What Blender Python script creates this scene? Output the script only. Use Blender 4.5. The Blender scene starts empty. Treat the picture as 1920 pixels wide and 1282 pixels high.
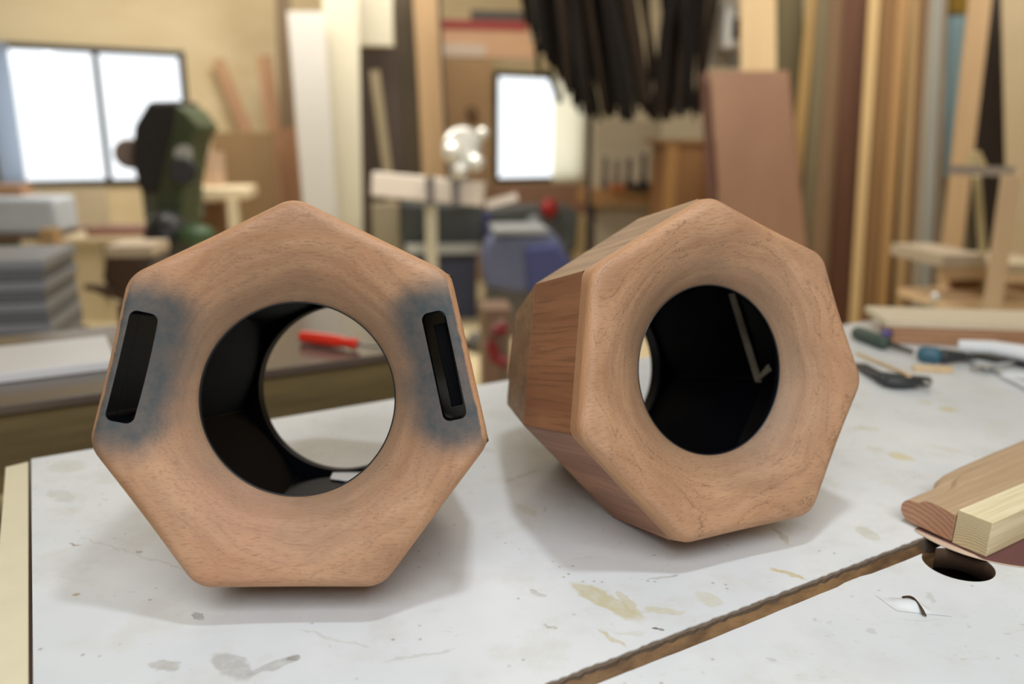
import bpy, bmesh, math, random
from mathutils import Vector, Matrix
PI = math.pi
random.seed(7)
C = bpy.context.scene
COL = C.collection

# ------------------------------------------------------------------ camera
F_PX = 1507.9
CAM = Vector((0, 0, 0.39779))
RT = Vector((0.99997, 0.00179, 0.00695)); UP = Vector((-0.00718, 0.24964, 0.96831)); FW = Vector((0, 0.96834, -0.24965))
cd = bpy.data.cameras.new('camera'); cam = bpy.data.objects.new('camera', cd); COL.objects.link(cam)
cam.matrix_world = Matrix(((RT.x, UP.x, -FW.x, CAM.x), (RT.y, UP.y, -FW.y, CAM.y), (RT.z, UP.z, -FW.z, CAM.z), (0, 0, 0, 1)))
cd.sensor_width = 36; cd.lens = F_PX * 36 / 1920; cd.clip_start = 0.02; cd.clip_end = 60
cd.dof.use_dof = True; cd.dof.focus_distance = 0.71; cd.dof.aperture_fstop = 2.5
C.camera = cam
# ------------------------------------------------------------------ world, lamps, exposure
w = bpy.data.worlds.new('world'); C.world = w; w.use_nodes = True
bg = w.node_tree.nodes['Background']; bg.inputs[0].default_value = (0.93, 0.97, 1.0, 1); bg.inputs[1].default_value = 1.45
C.view_settings.view_transform = 'Standard'; C.view_settings.look = 'None'
C.view_settings.exposure = 0.13; C.view_settings.gamma = 1.0; C.view_settings.use_curve_mapping = False
def area(name, loc, target, sx, sy, power, col):
    l = bpy.data.lights.new(name, 'AREA'); l.shape = 'RECTANGLE'; l.size = sx; l.size_y = sy; l.energy = power; l.color = col
    o = bpy.data.objects.new(name, l); COL.objects.link(o); o.location = loc
    o.rotation_euler = (Vector(target) - Vector(loc)).to_track_quat('-Z', 'Y').to_euler(); return o
area('ceiling_lamp_table', (0.16, 0.50, 1.50), (0.16, 0.55, 0), 0.14, 0.10, 6.2, (0.86, 0.94, 1.0))
area('ceiling_lamp_room', (-1.2, 4.8, 2.2), (-1.2, 5.4, -0.8), 2.4, 1.0, 80, (1.0, 0.93, 0.82))
area('ceiling_lamp_racks', (1.4, 3.4, 2.2), (2.2, 5.0, 0.0), 1.8, 0.8, 48, (1.0, 0.93, 0.82))

area('fill_lamp_front', (0.1, -0.95, 1.75), (0.1, 0.6, 0.1), 2.6, 1.2, 47, (0.95, 0.98, 1.0))  # unseen fill lamp, added to light upright faces and soften contact shadows

# ------------------------------------------------------------------ helpers
TH = math.radians(30.3)
CU, SU = math.cos(TH), math.sin(TH)
def R2W(u, v, z=0.0): return Vector((u * CU - v * SU, u * SU + v * CU, z))
def W2R(p): return (p.x * CU + p.y * SU, -p.x * SU + p.y * CU)
def ray(px, py): return FW + RT * ((px - 960) / F_PX) - UP * ((py - 641) / F_PX)
def G(px, py, z=0.0):
    d = ray(px, py); return CAM + d * ((z - CAM.z) / d.z)
def P(px, py, Y):
    d = ray(px, py); return CAM + d * (Y / d.y)
def V(px, py, v):          # on the plane of constant room depth v
    d = ray(px, py); dv = -d.x * SU + d.y * CU; return CAM + d * (v / dv)

def lin(c):
    r = []
    for x in c[:3]:
        x /= 255.0; r.append(x / 12.92 if x <= 0.04045 else ((x + 0.055) / 1.055) ** 2.4)
    return (r[0], r[1], r[2], 1)

def newmat(name):
    m = bpy.data.materials.new(name); m.use_nodes = True
    nt = m.node_tree; b = nt.nodes['Principled BSDF']; return m, nt, b
def N(nt, t, **kw):
    n = nt.nodes.new(t)
    for k, v in kw.items(): setattr(n, k, v)
    return n
def math_n(nt, op, a, b=None, c=None, clamp=False):
    n = nt.nodes.new('ShaderNodeMath'); n.operation = op; n.use_clamp = clamp
    for i, x in enumerate((a, b, c)):
        if x is None: continue
        if isinstance(x, (int, float)): n.inputs[i].default_value = x
        else: nt.links.new(x, n.inputs[i])
    return n.outputs[0]
def mixc(nt, fac, a, b, mode='MIX'):
    n = nt.nodes.new('ShaderNodeMix'); n.data_type = 'RGBA'; n.blend_type = mode
    for s, x in ((n.inputs[0], fac), (n.inputs[6], a), (n.inputs[7], b)):
        if isinstance(x, (int, float)): s.default_value = x
        elif isinstance(x, tuple): s.default_value = x
        else: nt.links.new(x, s)
    return n.outputs[2]
def noise(nt, vec, scale, detail=4, rough=0.55, dist=0.0):
    n = nt.nodes.new('ShaderNodeTexNoise'); n.inputs['Scale'].default_value = scale; n.inputs['Detail'].default_value = detail
    n.inputs['Roughness'].default_value = rough; n.inputs['Distortion'].default_value = dist
    if vec is not None: nt.links.new(vec, n.inputs['Vector'])
    return n.outputs['Fac']
def mapping(nt, vec, loc=(0, 0, 0), rot=(0, 0, 0), sc=(1, 1, 1)):
    n = nt.nodes.new('ShaderNodeMapping'); nt.links.new(vec, n.inputs['Vector'])
    n.inputs['Location'].default_value = loc; n.inputs['Rotation'].default_value = rot; n.inputs['Scale'].default_value = sc
    return n.outputs[0]
def mrange(nt, x, a, b, c=0.0, d=1.0, smooth=True):
    n = nt.nodes.new('ShaderNodeMapRange'); n.interpolation_type = 'SMOOTHSTEP' if smooth else 'LINEAR'
    nt.links.new(x, n.inputs[0])
    for i, q in enumerate((a, b, c, d)): n.inputs[i + 1].default_value = q
    return n.outputs[0]
def bump(nt, b, h, strength=0.2, dist=0.001):
    n = nt.nodes.new('ShaderNodeBump'); n.inputs['Strength'].default_value = strength; n.inputs['Distance'].default_value = dist
    nt.links.new(h, n.inputs['Height']); nt.links.new(n.outputs[0], b.inputs['Normal'])

def plain(name, rgb, rough=0.6, metal=0.0, var=0.12, scale=9.0):
    m, nt, b = newmat(name); c = lin(rgb)
    tc = N(nt, 'ShaderNodeTexCoord').outputs['Object']
    f = noise(nt, tc, scale, 3)
    lo = tuple(x * (1 - var) for x in c[:3]) + (1,); hi = tuple(min(1, x * (1 + var)) for x in c[:3]) + (1,)
    nt.links.new(mixc(nt, f, lo, hi), b.inputs['Base Color'])
    b.inputs['Roughness'].default_value = rough; b.inputs['Metallic'].default_value = metal
    return m
def wood(name, rgb, rgb2, grain=(60, 60, 3), rough=0.6, scale=1.0, bmp=0.1):
    """plain sawn wood: fine fibre noise stretched along one axis of the object"""
    m, nt, b = newmat(name)
    tc = N(nt, 'ShaderNodeTexCoord').outputs['Object']
    oi = N(nt, 'ShaderNodeObjectInfo').outputs['Random']
    off = N(nt, 'ShaderNodeVectorMath', operation='ADD'); nt.links.new(tc, off.inputs[0])
    cb = N(nt, 'ShaderNodeCombineXYZ'); s = math_n(nt, 'MULTIPLY', oi, 7.3)
    for i in range(3): nt.links.new(s, cb.inputs[i])
    nt.links.new(cb.outputs[0], off.inputs[1])
    v = mapping(nt, off.outputs[0], sc=grain)
    f1 = noise(nt, v, 1.0 * scale, 5, 0.6); f2 = noise(nt, v, 0.22 * scale, 3)
    fac = math_n(nt, 'ADD', math_n(nt, 'MULTIPLY', f1, 0.55), math_n(nt, 'MULTIPLY', f2, 0.45))
    fac = mrange(nt, fac, 0.36, 0.64)
    nt.links.new(mixc(nt, fac, lin(rgb), lin(rgb2)), b.inputs['Base Color'])
    b.inputs['Roughness'].default_value = rough
    if bmp: bump(nt, b, f1, bmp, 0.001)
    return m

WORLD_LOC = {}
def tag(o, label, cat, group=None, kind=None):
    if label: o['label'] = label
    if cat: o['category'] = cat
    if group: o['group'] = group
    if kind: o['kind'] = kind
    return o
def thing(name, loc, label, cat, group=None):
    o = bpy.data.objects.new(name, None); COL.objects.link(o); o.location = loc; o.empty_display_size = 0.05
    WORLD_LOC[o] = Vector(loc); return tag(o, label, cat, group)
def link(name, bm, mats, parent=None, smooth=True, angle=35, bevel=0.0, label=None):
    """bm holds world coordinates; the object's origin goes to its base"""
    bmesh.ops.recalc_face_normals(bm, faces=bm.faces)
    xs = [v.co for v in bm.verts]
    base = Vector(((min(c.x for c in xs) + max(c.x for c in xs)) / 2, (min(c.y for c in xs) + max(c.y for c in xs)) / 2, min(c.z for c in xs)))
    bmesh.ops.translate(bm, verts=bm.verts, vec=-base)
    me = bpy.data.meshes.new(name); bm.to_mesh(me); bm.free()
    if smooth:
        me.shade_smooth(); me.set_sharp_from_angle(angle=math.radians(angle))
    for m in (mats if isinstance(mats, (list, tuple)) else [mats]): me.materials.append(m)
    o = bpy.data.objects.new(name, me); COL.objects.link(o)
    if parent: o.parent = parent; o.location = base - WORLD_LOC[parent]
    else: o.location = base
    WORLD_LOC[o] = base
    if bevel:
        md = o.modifiers.new('bevel', 'BEVEL'); md.width = bevel; md.segments = 2; md.limit_method = 'ANGLE'
    if label: o['label'] = label
    return o
def one(name, bm, mats, label, cat, group=None, **kw):
    return tag(link(name, bm, mats, **kw), label, cat, group)

def frame_between(A, B, face=None):
    z = (B - A).normalized()
    f = face if face else (CAM - (A + B) / 2)
    x = f.cross(z).normalized(); y = z.cross(x).normalized()
    return x, y, z
def add_hex(bm, pts):
    vs = [bm.verts.new(p) for p in pts]
    for q in ((0, 1, 2, 3), (7, 6, 5, 4), (0, 4, 5, 1), (1, 5, 6, 2), (2, 6, 7, 3), (3, 7, 4, 0)): bm.faces.new([vs[i] for i in q])
def add_bar(bm, A, B, wd, th, face=None, w2=None):
    """bar from A to B, wd across the view (or across `face`), th deep"""
    x, y, z = frame_between(A, B, face); w2 = wd if w2 is None else w2
    pts = []
    for Q, ww in ((A, wd), (B, w2)):
        for sx, sy in ((-1, -1), (1, -1), (1, 1), (-1, 1)): pts.append(Q + x * sx * ww / 2 + y * sy * th / 2)
    add_hex(bm, pts)
def add_rbox(bm, c, ax, ay, sx, sy, sz):
    """box with its base centre at c, horizontal axes ax ay"""
    pts = []
    for z in (0, sz):
        for a, b in ((-1, -1), (1, -1), (1, 1), (-1, 1)): pts.append(c + ax * a * sx / 2 + ay * b * sy / 2 + Vector((0, 0, z)))
    add_hex(bm, pts)
U3, V3, Z3 = R2W(1, 0), R2W(0, 1), Vector((0, 0, 1))
def room_box(bm, u0, u1, v0, v1, z0, z1):
    add_rbox(bm, R2W((u0 + u1) / 2, (v0 + v1) / 2, z0), U3, V3, u1 - u0, v1 - v0, z1 - z0)
def add_tube(bm, pts, rad, seg=14, caps=True, sq=1.0):
    """tube through pts, rad per point; sq squashes vertically"""
    if not isinstance(rad, (list, tuple)): rad = [rad] * len(pts)
    rings = []
    for i, p in enumerate(pts):
        a = pts[max(0, i - 1)]; b = pts[min(len(pts) - 1, i + 1)]
        t = (b - a).normalized(); ref = Z3 if abs(t.z) < 0.9 else Vector((1, 0, 0))
        x = t.cross(ref).normalized(); y = x.cross(t).normalized()
        rings.append([bm.verts.new(p + x * math.cos(2 * PI * k / seg) * rad[i] + y * math.sin(2 * PI * k / seg) * rad[i] * sq) for k in range(seg)])
    for r0, r1 in zip(rings, rings[1:]):
        for k in range(seg): bm.faces.new((r0[k], r0[(k + 1) % seg], r1[(k + 1) % seg], r1[k]))
    if caps:
        bm.faces.new(rings[0][::-1]); bm.faces.new(rings[-1])
def capsule(bm, A, B, r, seg=14, sq=1.0, r2=None):
    r2 = r if r2 is None else r2; d = (B - A).normalized()
    pts, rs = [], []
    for k in range(5):
        a = (k / 4) * PI / 2; pts.append(A + d * r * (1 - math.cos(a)) * 0.8); rs.append(max(0.05 * r, r * math.sin(a)))
    for k in range(5):
        a = (1 - k / 4) * PI / 2; pts.append(B - d * r2 * (1 - math.cos(a)) * 0.8); rs.append(max(0.05 * r2, r2 * math.sin(a)))
    add_tube(bm, pts, rs, seg, True, sq)
def add_prism(bm, poly, axis, depth):
    """poly: list of world points (planar); extruded along axis*depth"""
    a = [bm.verts.new(p) for p in poly]; b = [bm.verts.new(p + axis * depth) for p in poly]
    bm.faces.new(a); bm.faces.new(b[::-1])
    n = len(a)
    for i in range(n): bm.faces.new((a[i], b[i], b[(i + 1) % n], a[(i + 1) % n]))
def ellipsoid(bm, c, rx, ry, rz, seg=20, rot=None):
    r = bmesh.ops.create_uvsphere(bm, u_segments=seg, v_segments=seg // 2 + 2, radius=1)
    M = Matrix.Translation(c) @ (rot if rot else Matrix.Identity(4)) @ Matrix.Diagonal((rx, ry, rz, 1))
    bmesh.ops.transform(bm, matrix=M, verts=r['verts'])
def disc_cyl(bm, c, axis, r, h, seg=32):
    x = axis.orthogonal().normalized(); y = axis.cross(x).normalized()
    add_prism(bm, [c + x * math.cos(2 * PI * k / seg) * r + y * math.sin(2 * PI * k / seg) * r for k in range(seg)], axis, h)
NB = bmesh.new

# ------------------------------------------------------------------ materials
SHIFT = {}
def shell_wood(name, slots, base, hue=0):
    """reddish tan hardwood, figure cut through by the flare; dye stains around the slots, overspray with painted shade round the opening"""
    m, nt, b = newmat(name)
    tc = N(nt, 'ShaderNodeTexCoord').outputs['Object']
    loc = mapping(nt, tc, loc=base)                       # back to face-centred coordinates
    warp = N(nt, 'ShaderNodeTexNoise'); warp.inputs['Scale'].default_value = 7; warp.inputs['Detail'].default_value = 2
    nt.links.new(mapping(nt, loc, loc=(hue * 3.1, hue, 0)), warp.inputs['Vector'])
    vm = N(nt, 'ShaderNodeVectorMath', operation='MULTIPLY_ADD'); nt.links.new(warp.outputs['Color'], vm.inputs[0])
    vm.inputs[1].default_value = (0.022, 0.022, 0.022); nt.links.new(loc, vm.inputs[2])
    # growth layers run mostly in the depth of the board, so the flare shows them as rings
    lay = mapping(nt, vm.outputs[0], rot=(0.25, 0, 0.18 + 0.3 * hue), sc=(9, 150, 11))
    f1 = noise(nt, lay, 1.0, 4, 0.6)
    fine = mapping(nt, vm.outputs[0], rot=(0, 0.12, 0.1 + hue * .5), sc=(95, 800, 800))
    f2 = noise(nt, fine, 1.0, 4, 0.65)
    blot = noise(nt, loc, 11, 3)
    line = mapping(nt, vm.outputs[0], rot=(0.25, 0, 0.18 + 0.3 * hue), sc=(7, 170, 8))
    f3 = noise(nt, line, 1.0, 2, 0.4)
    col = mixc(nt, mrange(nt, f1, 0.22, 0.78), lin(A_DK), lin(A_LT))
    col = mixc(nt, math_n(nt, 'MULTIPLY', mrange(nt, blot, 0.45, 0.75), 0.40), col, lin((176, 134, 100)) if hue else lin((184, 128, 98)))
    col = mixc(nt, math_n(nt, 'MULTIPLY', mrange(nt, f2, 0.52, 0.30), 0.55), col, lin((132, 94, 70)))
    col = mixc(nt, math_n(nt, 'MULTIPLY', mrange(nt, math_n(nt, 'ABSOLUTE', math_n(nt, 'SUBTRACT', f3, 0.5)), 0.022, 0.0), math_n(nt, 'MULTIPLY', mrange(nt, noise(nt, loc, 420, 2), .40, .62), 0.55 if hue else 0.26)), col, lin((112, 80, 56)))
    nz = noise(nt, loc, 60, 4, 0.7)
    # pale sanded fibres
    col = mixc(nt, math_n(nt, 'MULTIPLY', mrange(nt, noise(nt, fine, 1.7, 3, .7), 0.58, 0.75), 0.25), col, lin((216, 172, 140)))
    # overspray round the opening, deepened to paint in shade on the flare
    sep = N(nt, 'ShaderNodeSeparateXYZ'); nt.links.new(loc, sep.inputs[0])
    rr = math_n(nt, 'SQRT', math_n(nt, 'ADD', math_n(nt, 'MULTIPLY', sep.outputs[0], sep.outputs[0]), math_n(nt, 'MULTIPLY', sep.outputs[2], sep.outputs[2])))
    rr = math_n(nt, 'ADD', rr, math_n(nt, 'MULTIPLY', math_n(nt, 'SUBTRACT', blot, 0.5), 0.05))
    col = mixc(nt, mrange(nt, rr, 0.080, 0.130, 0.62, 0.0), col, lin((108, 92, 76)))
    # the rounded rim was sanded last and is brighter
    r0 = math_n(nt, 'SQRT', math_n(nt, 'ADD', math_n(nt, 'MULTIPLY', sep.outputs[0], sep.outputs[0]), math_n(nt, 'MULTIPLY', sep.outputs[2], sep.outputs[2])))
    band = math_n(nt, 'MULTIPLY', mrange(nt, sep.outputs[1], 0.0008, 0.006), mrange(nt, r0, 0.134, 0.140))
    col = mixc(nt, math_n(nt, 'MULTIPLY', band, .35), col, lin((204, 150, 100)))
    for cx, cz, ang, hx, hz, ext in slots:
        q = mapping(nt, loc, loc=(-cx, 0, -cz)); q = mapping(nt, q, rot=(0, -ang, 0))
        a = N(nt, 'ShaderNodeVectorMath', operation='ABSOLUTE'); nt.links.new(q, a.inputs[0])
        s = N(nt, 'ShaderNodeVectorMath', operation='SUBTRACT'); nt.links.new(a.outputs[0], s.inputs[0]); s.inputs[1].default_value = (hx, 1, hz)
        mx = N(nt, 'ShaderNodeVectorMath', operation='MAXIMUM'); nt.links.new(s.outputs[0], mx.inputs[0])
        ln = N(nt, 'ShaderNodeVectorMath', operation='LENGTH'); nt.links.new(mx.outputs[0], ln.inputs[0])
        d = math_n(nt, 'ADD', ln.outputs['Value'], math_n(nt, 'MULTIPLY', math_n(nt, 'SUBTRACT', noise(nt, loc, 26, 4, 0.65), 0.5), 0.022))
        # the outer edge band was sanded clean again, so the stain stops along the rim
        rim = mrange(nt, math_n(nt, 'MULTIPLY', math_n(nt, 'ABSOLUTE', sep.outputs[0]), 1.0), 0.0, 1.0)
        msk = mrange(nt, d, 0.008, ext, 1.0, 0.0)
        # signed distance to the nearest long rim
        sx = 1 if cx > 0 else -1
        nx, nzz = math.cos(PI / 14) * sx, math.sin(PI / 14)
        rd = math_n(nt, 'ADD', math_n(nt, 'MULTIPLY', sep.outputs[0], nx), math_n(nt, 'MULTIPLY', sep.outputs[2], nzz))
        rd = math_n(nt, 'ADD', rd, math_n(nt, 'MULTIPLY', math_n(nt, 'SUBTRACT', nz, 0.5), 0.004))
        msk = math_n(nt, 'MULTIPLY', msk, mrange(nt, rd, 0.1495, 0.1470))
        fl = math_n(nt, 'MULTIPLY', msk, mrange(nt, nz, 0.2, 0.7, 1.0, 0.82))
        col = mixc(nt, fl, col, lin((62, 74, 80)))
    nt.links.new(col, b.inputs['Base Color']); b.inputs['Roughness'].default_value = 0.55
    b.inputs['Specular IOR Level'].default_value = 0.35
    bump(nt, b, f2, 0.12, 0.0006)
    return m
A_DK, A_LT = (158, 119, 91), (190, 151, 119)

def stave_wood(name, dk, lt, grain, rot):
    m, nt, b = newmat(name)
    tc = N(nt, 'ShaderNodeTexCoord').outputs['Object']
    oi = N(nt, 'ShaderNodeObjectInfo').outputs['Random']
    cb = N(nt, 'ShaderNodeCombineXYZ'); s = math_n(nt, 'MULTIPLY', oi, 5.7)
    for i in range(3): nt.links.new(s, cb.inputs[i])
    off = N(nt, 'ShaderNodeVectorMath', operation='ADD'); nt.links.new(tc, off.inputs[0]); nt.links.new(cb.outputs[0], off.inputs[1])
    v = mapping(nt, off.outputs[0], rot=rot, sc=grain)
    f1 = noise(nt, v, 1.0, 5, 0.62); f2 = noise(nt, v, 0.2, 3, 0.5, 0.3)
    col = mixc(nt, mrange(nt, f2, 0.35, 0.65), lin(dk), lin(lt))
    col = mixc(nt, math_n(nt, 'MULTIPLY', mrange(nt, f1, 0.52, 0.34), 0.5), col, lin(tuple(x * 0.68 for x in dk)))
    col = mixc(nt, math_n(nt, 'MULTIPLY', math_n(nt, 'SUBTRACT', oi, 0.5), 0.25), col, lin((200, 150, 100)))
    nt.links.new(col, b.inputs['Base Color']); b.inputs['Roughness'].default_value = 0.5
    bump(nt, b, f1, 0.15, 0.0006)
    return m

def black_paint():
    m, nt, b = newmat('black_paint')
    tc = N(nt, 'ShaderNodeTexCoord').outputs['Object']
    f = noise(nt, tc, 18, 4, 0.6); g = noise(nt, tc, 260, 2)
    nt.links.new(mixc(nt, f, (0.0015, 0.0017, 0.0024, 1), (0.0042, 0.0050, 0.0080, 1)), b.inputs['Base Color'])
    b.inputs['Roughness'].default_value = 0.38; b.inputs['Specular IOR Level'].default_value = 0.05
    bump(nt, b, g, 0.12, 0.0005); return m
M_BLACK = black_paint()
M_STAVE = stave_wood('stave_wood', (142, 94, 65), (164, 114, 82), (260, 9, 260), (0, 0, 0.02))
M_STAVE2 = stave_wood('rear_stave_wood', (140, 106, 74), (168, 132, 94), (260, 10, 260), (0.5, 0.1, 0.25))
M_BLACKRIM = plain('aperture_black', (34, 36, 40), 0.35)
M_RAW = wood('raw_pale_edge', (150, 140, 122), (176, 166, 146), (60, 60, 60))

def table_white(name, spots, dark):
    m, nt, b = newmat(name)
    geo = N(nt, 'ShaderNodeNewGeometry').outputs['Position']      # the board lies still, so world metres serve
    tc = mapping(nt, geo)
    big = noise(nt, tc, 3.0, 4, 0.6); med = noise(nt, tc, 14, 5, 0.65); fin = noise(nt, tc, 90, 4, 0.7)
    col = mixc(nt, mrange(nt, big, 0.35, 0.65), lin((214, 218, 222)), lin((229, 231, 232)))
    col = mixc(nt, math_n(nt, 'MULTIPLY', mrange(nt, med, 0.48, 0.68), 0.42), col, lin((205, 203, 196)))
    # fine scratches and grime flecks
    sc1 = noise(nt, mapping(nt, tc, rot=(0, 0, 0.5), sc=(45, 300, 1)), 1.0, 5, 0.7, 1.2)
    col = mixc(nt, math_n(nt, 'MULTIPLY', math_n(nt, 'MULTIPLY', mrange(nt, sc1, 0.64, 0.74), mrange(nt, noise(nt, tc, 9, 3), 0.50, 0.62)), 0.6), col, lin((150, 145, 134)))
    sc2 = noise(nt, mapping(nt, tc, rot=(0, 0, -0.7), sc=(40, 150, 1)), 1.0, 5, 0.7, 1.5)
    col = mixc(nt, math_n(nt, 'MULTIPLY', math_n(nt, 'MULTIPLY', mrange(nt, sc2, 0.60, 0.70), mrange(nt, noise(nt, tc, 8, 3), 0.5, 0.6)), 0.55), col, lin((172, 158, 128)))
    vo = N(nt, 'ShaderNodeTexVoronoi'); vo.inputs['Scale'].default_value = 75; nt.links.new(tc, vo.inputs['Vector'])
    sp = math_n(nt, 'MULTIPLY', mrange(nt, vo.outputs['Distance'], 0.18, 0.05), mrange(nt, noise(nt, tc, 17, 2), 0.50, 0.62))
    col = mixc(nt, math_n(nt, 'MULTIPLY', sp, 0.6), col, lin((140, 132, 118)))
    wv = N(nt, 'ShaderNodeVectorMath', operation='MULTIPLY_ADD')
    wn = N(nt, 'ShaderNodeTexNoise'); wn.inputs['Scale'].default_value = 70; wn.inputs['Detail'].default_value = 4; nt.links.new(tc, wn.inputs['Vector'])
    sb = N(nt, 'ShaderNodeVectorMath', operation='SUBTRACT'); nt.links.new(wn.outputs['Color'], sb.inputs[0]); sb.inputs[1].default_value = (.5, .5, .5)
    nt.links.new(sb.outputs[0], wv.inputs[0]); wv.inputs[1].default_value = (0.016, 0.016, 0); nt.links.new(tc, wv.inputs[2])
    for (ax, ay, bx, by, wd, st, rgb) in spots:
        A = G(ax, ay); B = G(bx, by); c = (A + B) / 2; d = B - A; ang = math.atan2(d.y, d.x); L = d.length / 2
        q = mapping(nt, wv.outputs[0], loc=(-c.x, -c.y, 0)); q = mapping(nt, q, rot=(0, 0, -ang)); q = mapping(nt, q, sc=(1 / (L + .002), 1 / wd, 0))
        ln = N(nt, 'ShaderNodeVectorMath', operation='LENGTH'); nt.links.new(q, ln.inputs[0])
        k = math_n(nt, 'MULTIPLY', mrange(nt, ln.outputs['Value'], 1.1, 0.75), mrange(nt, fin, 0.3, 0.6, 0.55, 1.0))
        col = mixc(nt, math_n(nt, 'MULTIPLY', k, st), col, lin(rgb))
    nt.links.new(col, b.inputs['Base Color'])
    b.inputs['Roughness'].default_value = dark; b.inputs['Specular IOR Level'].default_value = 0.4
    bump(nt, b, med, 0.10, 0.002)
    return m
GLUE = (196, 184, 140); GRY = (168, 162, 152)
SPOTS = [(1072, 1092, 1202, 1162, 0.011, .75, GLUE), (1160, 1110, 1200, 1155, .005, .6, GLUE), (1210, 1142, 1284, 1148, .006, .45, GLUE), (1305, 1112, 1350, 1132, .010, .5, (200, 192, 160)),
         (1125, 1180, 1176, 1212, .003, .6, GLUE), (1448, 1066, 1510, 1086, .004, .8, (200, 182, 128)), (1612, 988, 1645, 1012, .009, .5, (190, 184, 158)), (1452, 990, 1478, 1018, .004, .6, (176, 168, 146)),
         (1155, 1184, 1210, 1186, .003, .4, (200, 196, 180)), (990, 1105, 1020, 1120, .004, .5, GRY), (1668, 850, 1712, 862, .012, .7, (214, 198, 140)), (1760, 764, 1795, 770, .010, .7, (206, 190, 132)),
         (1728, 752, 1742, 756, .008, .5, (206, 190, 132)), (1600, 800, 1650, 806, .010, .35, GLUE), (1740, 835, 1810, 850, .008, .3, GLUE), (1630, 838, 1656, 846, .008, .3, GLUE),
         (965, 945, 1005, 965, .006, .35, GLUE), (1225, 1178, 1243, 1180, .0020, .95, (96, 90, 80)), (280, 1245, 335, 1252, .006, .6, (160, 150, 138)), (400, 1225, 470, 1270, .010, .5, (150, 145, 136)),
         (470, 1262, 560, 1230, .006, .5, (152, 146, 138)), (100, 868, 150, 880, .02, .45, (196, 192, 176)), (95, 920, 135, 940, .010, .45, (188, 186, 176)), (130, 1018, 146, 1022, .0022, .8, (150, 128, 104)),
         (138, 1116, 150, 1116, .003, .7, (170, 140, 90)), (256, 1034, 268, 1036, .002, .6, (130, 120, 112)), (360, 1150, 378, 1160, .003, .6, (120, 112, 110)), (540, 1235, 560, 1230, .004, .7, (140, 132, 124)),
         (940, 905, 1010, 880, .004, .4, (170, 156, 130)), (880, 830, 930, 850, .006, .35, (180, 170, 150)), (1020, 1170, 1040, 1176, .002, .6, GRY), (1220, 1082, 1270, 1078, .002, .5, (150, 146, 130)), (1300, 800, 1302, 801, .001, .1, GRY),
         (130, 1000, 420, 1090, .0014, .35, (180, 172, 160)), (560, 1180, 700, 1215, .0016, .4, (186, 180, 168)), (720, 1240, 860, 1215, .002, .45, (184, 180, 170))]
M_TABLE = table_white('white_board_surface', SPOTS, 0.38)
M_PAPER = table_white('white_near_surface', [(1630, 1180, 1640, 1184, .004, .4, (176, 172, 170)), (1440, 1232, 1452, 1236, .003, .5, (176, 172, 170)), (1735, 1110, 1750, 1130, .003, .35, GRY), (1100, 1270, 1200, 1245, .003, .4, (178, 170, 150))], 0.42)
M_CREAM = plain('cream_edge_strip', (226, 216, 186), 0.5, var=0.06, scale=30)
M_GROOVE = wood('worn_brown_groove', (84, 60, 38), (138, 106, 70), (30, 30, 160), 0.55, 1.0)
M_TORN = plain('torn_veneer_edge', (110, 96, 82), 0.8, var=0.35, scale=200)
M_DKWOOD = plain('dark_underlayer', (70, 50, 34), 0.8, var=0.4, scale=40)

# ------------------------------------------------------------------ room shell
VB, UR, ZF, ZC = 7.30, 5.20, -0.85, 2.35
M_WALL = wood('cream_plywood_wall', (228, 208, 166), (243, 228, 192), (0.9, 0.9, 2.2), 0.7, 1.3, 0)
M_WALL2 = plain('beige_side_wall', (205, 192, 165), 0.8, var=0.10, scale=1.2)
M_FLOOR = plain('sawdust_cream_floor', (216, 200, 162), 0.8, var=0.16, scale=2.5)
M_FRAME = plain('dark_window_frame', (52, 50, 50), 0.5)
def win(px0, px1, py0, py1, pyb):
    a = V(px0, py0, VB); c = V(px1, py0, VB); b = V((px0 + px1) / 2, pyb, VB); t = V((px0 + px1) / 2, (py0 + py1) / 2, VB)
    return W2R(a)[0], W2R(c)[0], b.z, t.z
w1 = win(-45, 342, 74, 98, 348); w2 = win(925, 1098, 136, 140, 340)
bm = NB()
T = 0.12
room_box(bm, -7, w1[0], VB, VB + T, ZF, ZC)
room_box(bm, w1[0], w1[1], VB, VB + T, ZF, w1[2]); room_box(bm, w1[0], w1[1], VB, VB + T, w1[3], ZC)
room_box(bm, w1[1], w2[0], VB, VB + T, ZF, ZC)
room_box(bm, w2[0], w2[1], VB, VB + T, ZF, w2[2]); room_box(bm, w2[0], w2[1], VB, VB + T, w2[3], ZC)
room_box(bm, w2[1], UR + T, VB, VB + T, ZF, ZC)
o = link('wall_back', bm, M_WALL); tag(o, 'cream plywood back wall holding both bright windows', None, kind='structure')
bm = NB(); room_box(bm, UR, UR + T, -1.5, VB, ZF, ZC)
o = link('wall_right', bm, M_WALL2); tag(o, 'beige side wall behind the lumber rack', None, kind='structure')
bm = NB(); room_box(bm, -7, UR + T, -1.5 - T, -1.5, ZF, ZC)
o = link('wall_front', bm, M_WALL2); tag(o, 'beige wall behind the camera', None, kind='structure')
bm = NB(); room_box(bm, -7, -7 + T, -1.5, VB, ZF, ZC)
o = link('wall_left', bm, M_WALL2); tag(o, 'beige wall at the far left of the workshop', None, kind='structure')
bm = NB(); room_box(bm, -7, UR + T, -1.5, VB + T, ZF - 0.1, ZF)
o = link('floor', bm, M_FLOOR); tag(o, 'pale cream workshop floor', None, kind='structure')
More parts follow.
